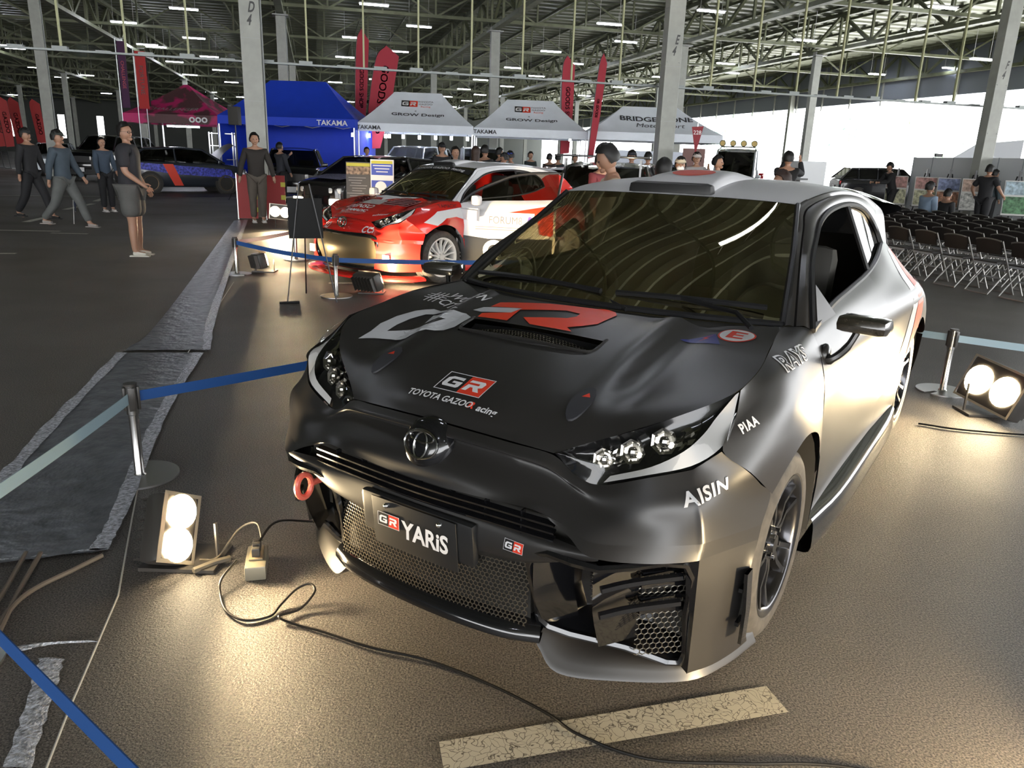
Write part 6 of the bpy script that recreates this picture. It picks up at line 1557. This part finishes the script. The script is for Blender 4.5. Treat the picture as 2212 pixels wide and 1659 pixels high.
# feather banners
def feather(px, py_top, Y, hgt, wid, lean, label, txt, col=(.42,.03,.05), z0=.0, yaw=0, tw=.16):
    p = at_px(px, 300, Y); t = thing('feather_banner', label, 'banner', p, yaw)
    m = mat('banner_%d_%d_%d' % tuple(int(c*255) for c in col), col, .7)
    pole = spline([(0,0,0),(lean*.4,0,hgt*.5),(lean*.85,0,hgt*.9),(lean + wid*.35,0,hgt)], 8); MB().tube(pole, .015, 6).build('pole', SEAL, t)
    zb = hgt*.30; P_ = [Vector((lean*.25,0,zb))] + [q for q in pole if q.z > zb] + [Vector((lean*.95 + wid,0,hgt*.93)), Vector((lean*.6 + wid*.95,0,hgt*.6)), Vector((lean*.27 + wid*.75,0,zb + .05))]
    cl = MB().prism(P_, (0,.012,0)).build('cloth', m, t, smooth=False)
    tv = Vector((lean*.7,0,hgt*.6)).normalized()
    lettering('banner_lettering', txt, (lean*.58 + wid*.48,-.01,hgt*.64), (-tv.x,0,-tv.z), (tv.z,0,-tv.x), wid*.48, WHITEL, t, None, L=.4, off=-.01, wide=1.0, bold=.006, space=1.0)
    b = MB(); b.box((0,0,.02), (.4,.4,.04)); b.build('base', SEAL, t)
    return t
feather(763, 98, 34, 6.4, .50, .25, 'tall narrow red feather banner left of its wider twin', 'GOODS SHOP')
feather(775, 125, 32.5, 5.6, .85, .85, 'wide red feather banner leaning right between the canopies', 'GOODS SHOP')
feather(1212, 150, 36, 5.9, .55, -.1, 'red feather banner rising behind the second white canopy', 'GOODS SHOP')
feather(1267, 133, 30, 5.3, .26, .35, 'slim red feather banner at the gap before the third canopy', 'GR GOODS')
for k, (x, Y_, lb) in enumerate(((0, 46, 'red feather banner at the far left edge'), (14, 45, 'red feather banner second from the left edge'), (38, 46, 'red feather banner just left of the far column'), (84, 47, 'red feather banner just right of the far column'))):
    feather(x, 215, Y_, 3.9, .65, -.35, lb, 'GAZOO', col=(.40,.04,.04))
def hang_banner(px, Y, z0, z1, w, col, label, txt):
    p = at_px(px, 300, Y); t = thing('vertical_banner', label, 'banner', p); b = MB(); b.box((0,0,(z0+z1)/2), (w,.02,z1-z0)); b.build('cloth', mat('vb_%d_%d' % (int(col[0]*255), int(col[2]*255)), col, .7), t, smooth=False)
    MB().tube([(-w/2-.06,0,0),(-w/2-.06,0,z1+.1),(w/2,0,z1+.1)], .018, 6).build('pole', FRAME, t)
    lettering('banner_lettering', txt, (0,-.012,(z0+z1)/2), (0,0,-1), (1,0,0), w*.6, mat('banner_print', (.5,.08,.1), .6) if col[0] < .3 else BLACKV, t, None, L=.5, off=.004, wide=1.0)
hang_banner(281, 31.5, 2.9, 5.3, .30, (.05,.01,.05), 'dark purple vertical banner beside the pale column', 'CHALLENGE')
hang_banner(319, 31.8, 2.9, 5.0, .40, (.40,.02,.02), 'red vertical banner with black lettering behind the pink canopy', 'FORTUNE')
hang_banner(330, 31.9, 3.0, 4.7, .12, (.02,.02,.02), 'narrow black vertical banner right of the red one', 'PERFORMANCE')
# pennant
p = at_px(1505, 300, 18); t = thing('pennant', 'dark red triangular pennant above the man in grey', 'pennant', p)
MB().prism([(-.13,0,2.32),(.13,0,2.34),(.0,0,1.72)], (0,.01,0)).build('cloth', mat('pennant_red', (.22,.02,.03), .7), t, smooth=False); MB().cyl((0,.02,0), (0,.02,2.4), .012, n=6).build('pole', FRAME, t)
lettering('pennant_lettering', '228', (0,-.004,2.2), (1,0,0), (0,0,1), .12, WHITEL, t, None, L=.5)
# boards beside the truck and under the third canopy
p = at_px(1500, 320, 20); b = MB(); b.box((0,0,1.45), (.55,.05,.9)); b.box((0,0,.5), (.06,.05,1.0)); o = b.build('notice_board', mat('board_brown', (.16,.08,.07), .6), smooth=False); o.location = p; tag(o, 'dark brown notice board behind the man in grey shirt', 'board')
p = at_px(1410, 330, 27); b = MB(); b.box((0,0,1.15), (2.6,.05,1.5)); b.box((-1.2,0,.2), (.05,.05,.5)); b.box((1.2,0,.2), (.05,.05,.5)); o = b.build('white_display_board', mat('board_pale_blue', (.65,.70,.8), .5), smooth=False); o.location = p; tag(o, 'pale blue display board under the third canopy', 'board')  # board is one plain pale blue
p = at_px(1745, 365, 21.0); t = thing('cabinet', 'white cabinet with a shelf behind the man taking a photo', 'cabinet', p, .3)
MB().box((0,0,.85), (.75,.5,1.7), bev=.01).build('cabinet_body', mat('cabinet_white', (.62,.64,.66), .5), t, smooth=False); MB().box((-.42,-.1,1.25), (.4,.5,.04)).build('shelf', SEAL, t)
# ladder frame at the left
p = at_px(482, 330, 31.0); t = thing('shelf_frame', 'pale metal shelf frame between the sports car and the blue canopy', 'frame', p, .2)
for x in (-.42,.42):
    for y in (-.3,.3): MB().box((x,y,1.05), (.045,.045,2.1)).build('post', FRAME, t, smooth=False)
for z in (.5,1.1,1.6,2.05): MB().box((0,0,z), (.88,.64,.03)).build('shelf', FRAME, t, smooth=False)
b = MB(); b.cyl((0,0,0), (0,0,2.6), .02, n=6); b.tube([(-.35,0,0),(0,0,.6),(.35,0,0)], .012, 5); sp = at_px(512, 330, 24); ts = thing('speaker', 'black loudspeaker on a thin stand left of the stencilled column', 'speaker', sp); b.build('stand', SEAL, ts); MB().box((0,0,2.45), (.30,.3,.52), bev=.02).build('speaker_box', DARK, ts)
# red safety curtain beside the hooded man
for k, (x_, Y_, lb) in enumerate(((530, 17.5, 'low red board with yellow marks left of the hooded man'), (592, 17.6, 'low red board with yellow marks right of the hooded man'))):
    p = at_px(x_, 350, Y_); t = thing('safety_board', lb, 'board', p, .1)
    MB().box((0,0,.5), (.42,.03,.95)).build('panel', mat('board_red', (.30,.02,.02), .6), t, smooth=False)
    for q in range(3): MB().box((.17,-.02,.22 + q*.28), (.10,.01,.10)).build('yellow_mark', mat('mark_yellow', (.5,.45,.05), .6), t, smooth=False)
    MB().box((-.22,0,.5), (.02,.03,1.0)).build('post', STEEL, t, smooth=False)
# easel in front of the red car, seen from behind, and two posters
EA = thing('easel', 'thin black easel holding a dark board, in front of the red rally car', 'easel', (-2.17,7.95,0), .35)
b = MB(); b.tube([(-.22,-.1,0),(-.05,-.02,1.2)], .007, 6); b.build('leg', SEAL, EA); b = MB(); b.tube([(.28,-.1,0),(.05,-.02,1.2)], .007, 6); b.build('leg', SEAL, EA); b = MB(); b.tube([(.02,.5,0),(0,0,1.15)], .007, 6); b.build('leg', SEAL, EA)
b = MB(); b.cyl((-.30,-.1,.012), (-.10,-.1,.012), .014, n=8); b.build('foot', SEAL, EA)
b = MB(); b.box((0,-.03,.86), (.34,.015,.40), R=Matrix.Rotation(-.12,3,'X')); b.build('board', mat('board_dark', (.004,.004,.004), .8), EA, smooth=False)
def poster(px, Y, w, h, z, label, cols, yaw):
    p = at_px(px, 400, Y); t = thing('poster_stand', label, 'poster', p, yaw); b = MB(); b.box((0,0,z), (w,.02,h)); b.build('poster_board', cols[0], t, smooth=False)
    b = MB(); b.cyl((-w*.35,.03,0), (-w*.2,.03,z), .01, n=6); b.cyl((w*.35,.03,0), (w*.2,.03,z), .01, n=6); b.cyl((0,.3,0), (0,.03,z), .01, n=6); b.build('stand_legs', SEAL, t)
    return t
YEL = mat('poster_yellow', (.55,.50,.06), .6); NAV = mat('poster_navy', (.03,.04,.16), .6); PBL = mat('poster_blue', (.05,.09,.45), .6); GPH = mat('poster_photo', (.25,.17,.12), .6, noise=.9, nscale=22)
t = poster(775, 12.5, .40, .80, .98, 'dark poster with a photo strip beside the red car bonnet', (mat('poster_dark', (.05,.045,.045), .5),), -.1)
MB().box((0,-.013,1.34), (.38,.004,.05)).build('poster_header', YEL, t, smooth=False); MB().box((0,-.013,1.25), (.38,.004,.12)).build('poster_photos', GPH, t, smooth=False)
for k in range(14): MB().box((-.02 + .03*math.sin(k*5),-.013,1.14 - k*.04), (.28 - .06*(k % 3),.004,.008)).build('poster_line', mat('print_grey', (.35,.33,.33), .6), t, smooth=False)
t = poster(826, 12.2, .36, .62, 1.12, 'white framed blue and yellow poster at the red car windscreen', (WHITEL,), -.05)
MB().box((0,-.013,1.30), (.33,.004,.20)).build('poster_blue_part', PBL, t, smooth=False); MB().box((0,-.016,1.39), (.33,.004,.045)).build('poster_header', YEL, t, smooth=False)
for k in range(3): MB().box((.0,-.016,1.34 - k*.045), (.28 - .05*k,.004,.014)).build('poster_line', WHITEL, t, smooth=False)
MB().box((0,-.013,.98), (.33,.004,.28)).build('poster_blue_part', PBL, t, smooth=False); MB().cyl((-.02,-.014,1.02), (-.02,-.02,1.02), .09, n=16).build('poster_seal', WHITEL, t, smooth=False)
# white partition panels and the display easels
PAN = mat('partition_white', (.58,.60,.62), .5); PNJ = mat('panel_joint', (.30,.32,.34), .5)
pa = at_px(1966, 400, 26.6); pz = at_px(2262, 400, 21.5); dv = (pz - pa); n_p = int(round(dv.length/.95)); dv /= n_p
for k in range(n_p):
    c = pa + dv*(k + .5); a = math.atan2(dv.y, dv.x)
    t = thing('partition_panel', ['white partition panel at the left end, nearest the off-road car', 'white partition panel second from the left end', 'white partition panel third from the left end', 'white partition panel fourth from the left end', 'white partition panel fifth from the left end', 'white partition panel sixth from the left end', 'white partition panel seventh from the left end'][k] if k < 7 else 'white partition panel in the row running off the right edge', 'partition', c, a, group='white partition panels behind the display easels')
    MB().box((0,0,1.0), (dv.length - .03,.05,1.98)).build('panel', PAN, t, smooth=False); MB().box((-dv.length/2,0,1.0), (.03,.07,2.0)).build('joint_post', PNJ, t, smooth=False)
b = MB(); b.box((0,0,2.06), (.22,.1,.10)); o = b.build('projector', SEAL); o.location = pa + dv*1.2; tag(o, 'small black box on top of the white partition', 'box')
arts = [((.40,.22,.20),(.42,.42,.28)), ((.22,.26,.42),(.40,.20,.12)), ((.42,.30,.24),(.45,.45,.42)), ((.35,.45,.5),(.08,.18,.09))]
lbs = ['easel with a red-headed yellowish board, leftmost by the partition', 'easel with a board of a blue photo above an orange one', 'easel with a pale board of small photos, left of the man in black', 'easel with a green landscape board at the right edge', 'easel half hidden behind the seated people']
for k, (x_, y_, Y_) in enumerate(((1995, 425, 24.6), (2045, 425, 23.9), (2098, 432, 23.0), (2192, 440, 20.8), (1935, 410, 25.4))):
    p = at_px(x_, y_, Y_); t = thing('display_easel', lbs[k], 'easel', p, -.35)
    Rx_ = Matrix.Rotation(-.22, 3, 'X')
    a1, a2 = arts[k % 4]
    MB().box((0,-.05,.95), (.62,.02,.90), R=Rx_).build('board', mat('art_base', (.55,.55,.52), .6), t, smooth=False)
    MB().box((0,-.010,1.20), (.58,.012,.34), R=Rx_).build('upper_picture', mat('art_u%d' % k, a1, .6, noise=.7, nscale=9), t, smooth=False)
    MB().box((0,-.104,.77), (.58,.012,.44), R=Rx_).build('lower_picture', mat('art_l%d' % k, a2, .6, noise=.8, nscale=11), t, smooth=False)
    for a_, c_ in (((-.33,-.02,0),(-.05,.08,1.5)), ((.33,-.02,0),(.05,.08,1.5)), ((0,.55,0),(0,.1,1.45))): MB().tube([a_, c_], .018, 5).build('leg', SEAL, t)
    MB().box((0,.0,.50), (.7,.06,.03)).build('ledge', SEAL, t, smooth=False); MB().box((0,.05,1.52), (.05,.05,.22)).build('top_clamp', SEAL, t, smooth=False)
# pale sloping sheet beyond the partition
b = MB(); q0, q1, q2 = at_px(2025, 300, 34), at_px(2100, 300, 34), at_px(2230, 300, 33)
b.prism([(q0.x,34,1.6),(q2.x,33.5,1.6),(q2.x,33.5,2.95),(q1.x + .3,34,2.75)], (0,.1,0)); tag(b.build('tent_sheet', mat('sheet_white', (.6,.62,.66), .6), smooth=False), 'pale tent sheet rising behind the white partition at right', 'tent sheet')
# folding chairs
CS = mat('chair_tube', (.34,.33,.31), .35, .8); CV = mat('chair_vinyl', (.020,.016,.014), .5); CE = mat('chair_seat_edge', (.30,.31,.33), .5)
def folding_chair():
    t = thing('folding_chair', 'grey metal folding chair with dark back', 'chair', group='folding chairs in rows at the right')
    w = .21
    # faces +Y ; back at y=-.2
    b = MB(); b.tube(spline([(-w,-.16,.70),(-w,-.02,.42),(-w,.17,.03),(-w+.04,.19,.008),(w-.04,.19,.008),(w,.17,.03),(w,-.02,.42),(w,-.16,.70)], 3), .011, 6); b.build('front_frame', CS, t)
    b = MB(); b.tube(spline([(-w+.02,.16,.42),(-w+.02,-.02,.24),(-w+.02,-.20,.03),(-w+.06,-.215,.008),(w-.06,-.215,.008),(w-.02,-.20,.03),(w-.02,-.02,.24),(w-.02,.16,.42)], 3), .011, 6); b.build('rear_frame', CS, t)
    b = MB(); b.box((0,.02,.41), (.38,.36,.03), bev=.012); b.build('seat', CV, t)
    MB().box((0,-.155,.395), (.37,.012,.028)).build('seat_edge', CE, t, smooth=False); MB().box((0,.03,.20), (.36,.015,.02)).build('cross_bar', CE, t, smooth=False)
    b = MB(); g = [[(x, -.165 - .015*(1 - (x/.2)**2) - dy, z + (.02*(1 - (x/.2)**2) if z > .6 else 0)) for x in (-.20,-.12,0,.12,.20)] for z, dy in ((.52,-.035),(.60,-.01),(.69,.01))]
    b.net(g, 3, 3); b.net([[(x, y + .02, z) for x, y, z in r_] for r_ in g], 3, 3); b.build('backrest', CV, t)
    b = MB(); b.tube(spline([(x, -.172 - .015*(1 - (x/.2)**2), .695 + .022*(1 - (x/.2)**2)) for x in (-.20,-.12,0,.12,.20)], 4), .010, 6); b.build('top_rail', CS, t)
    return t
ch0 = folding_chair(); used = False; nch = 0
rown = ['front row nearest the black car','second row from the black car','third row from the black car','fourth row from the black car','fifth row from the black car','sixth row from the black car','last row by the easels']
sit = [(18.2, 1952), (18.0, 1977)]
for r in range(7):
    for k in range(18):
        u, v = 6.7 + k*.56, 8.75 + r*.80
        if v/u < .80 or v/u > 1.20: continue
        p = hall(u, v)
        if not used: o = ch0; used = True
        else: o = dup(ch0)
        o.location = p; o.rotation_euler = (0, 0, -BA - PI/2 + .0)
        o['label'] = 'grey metal folding chair with dark back, in the ' + rown[r]; nch += 1
# trees and bushes outside
def tree(u, v, h, label, col):
    t = thing('tree', label, 'tree', hall(u, v)); b = MB(); b.tube([(0,0,0),(.1,0,h*.4),(0,.1,h*.75)], [.16,.12,.05], 7); b.build('trunk', mat('bark', (.3,.26,.2), .8), t)
    b = MB(); rn = random.Random(int(u*7 + v))
    for k in range(260):
        a, c, r_ = rn.random()*2*PI, rn.uniform(-1, 1), (rn.random()**.4)*h*.33
        q = Vector((r_*math.cos(a)*math.sqrt(1 - c*c), r_*math.sin(a)*math.sqrt(1 - c*c), h*.68 + r_*c*1.0)); s_ = h*.035
        n1 = Vector((rn.uniform(-1,1), rn.uniform(-1,1), rn.uniform(-1,1))).normalized(); n2 = n1.orthogonal().normalized()
        b.add([q + n1*s_, q + n2*s_, q - n1*s_, q - n2*s_], [(0,1,2,3)])
    b.build('crown', mat('hazed_leaf_%d' % int(col[1]*100), col, .7), t, smooth=False)
for k, (u, v, h) in enumerate(((95,52,9),(112,66,10),(78,58,8),(66,60,7),(58,66,7.5),(48,62,7),(132,60,11),(88,74,11))):
    tree(u, v, h, ['bright tree seen outside between the columns, far left of the opening','pale tree outside just right of the third canopy','washed-out tree outside behind the light-bar truck','small pale tree outside above the black sport utility car','washed-out tree outside above the off-road car','pale tree outside right of the off-road car','distant pale tree at the far end of the opening','tall washed-out tree outside behind the other trees'][k], (.42,.55,.40) if k % 2 else (.32,.50,.36))  # leaf greens lightened to imitate outdoor haze and glare
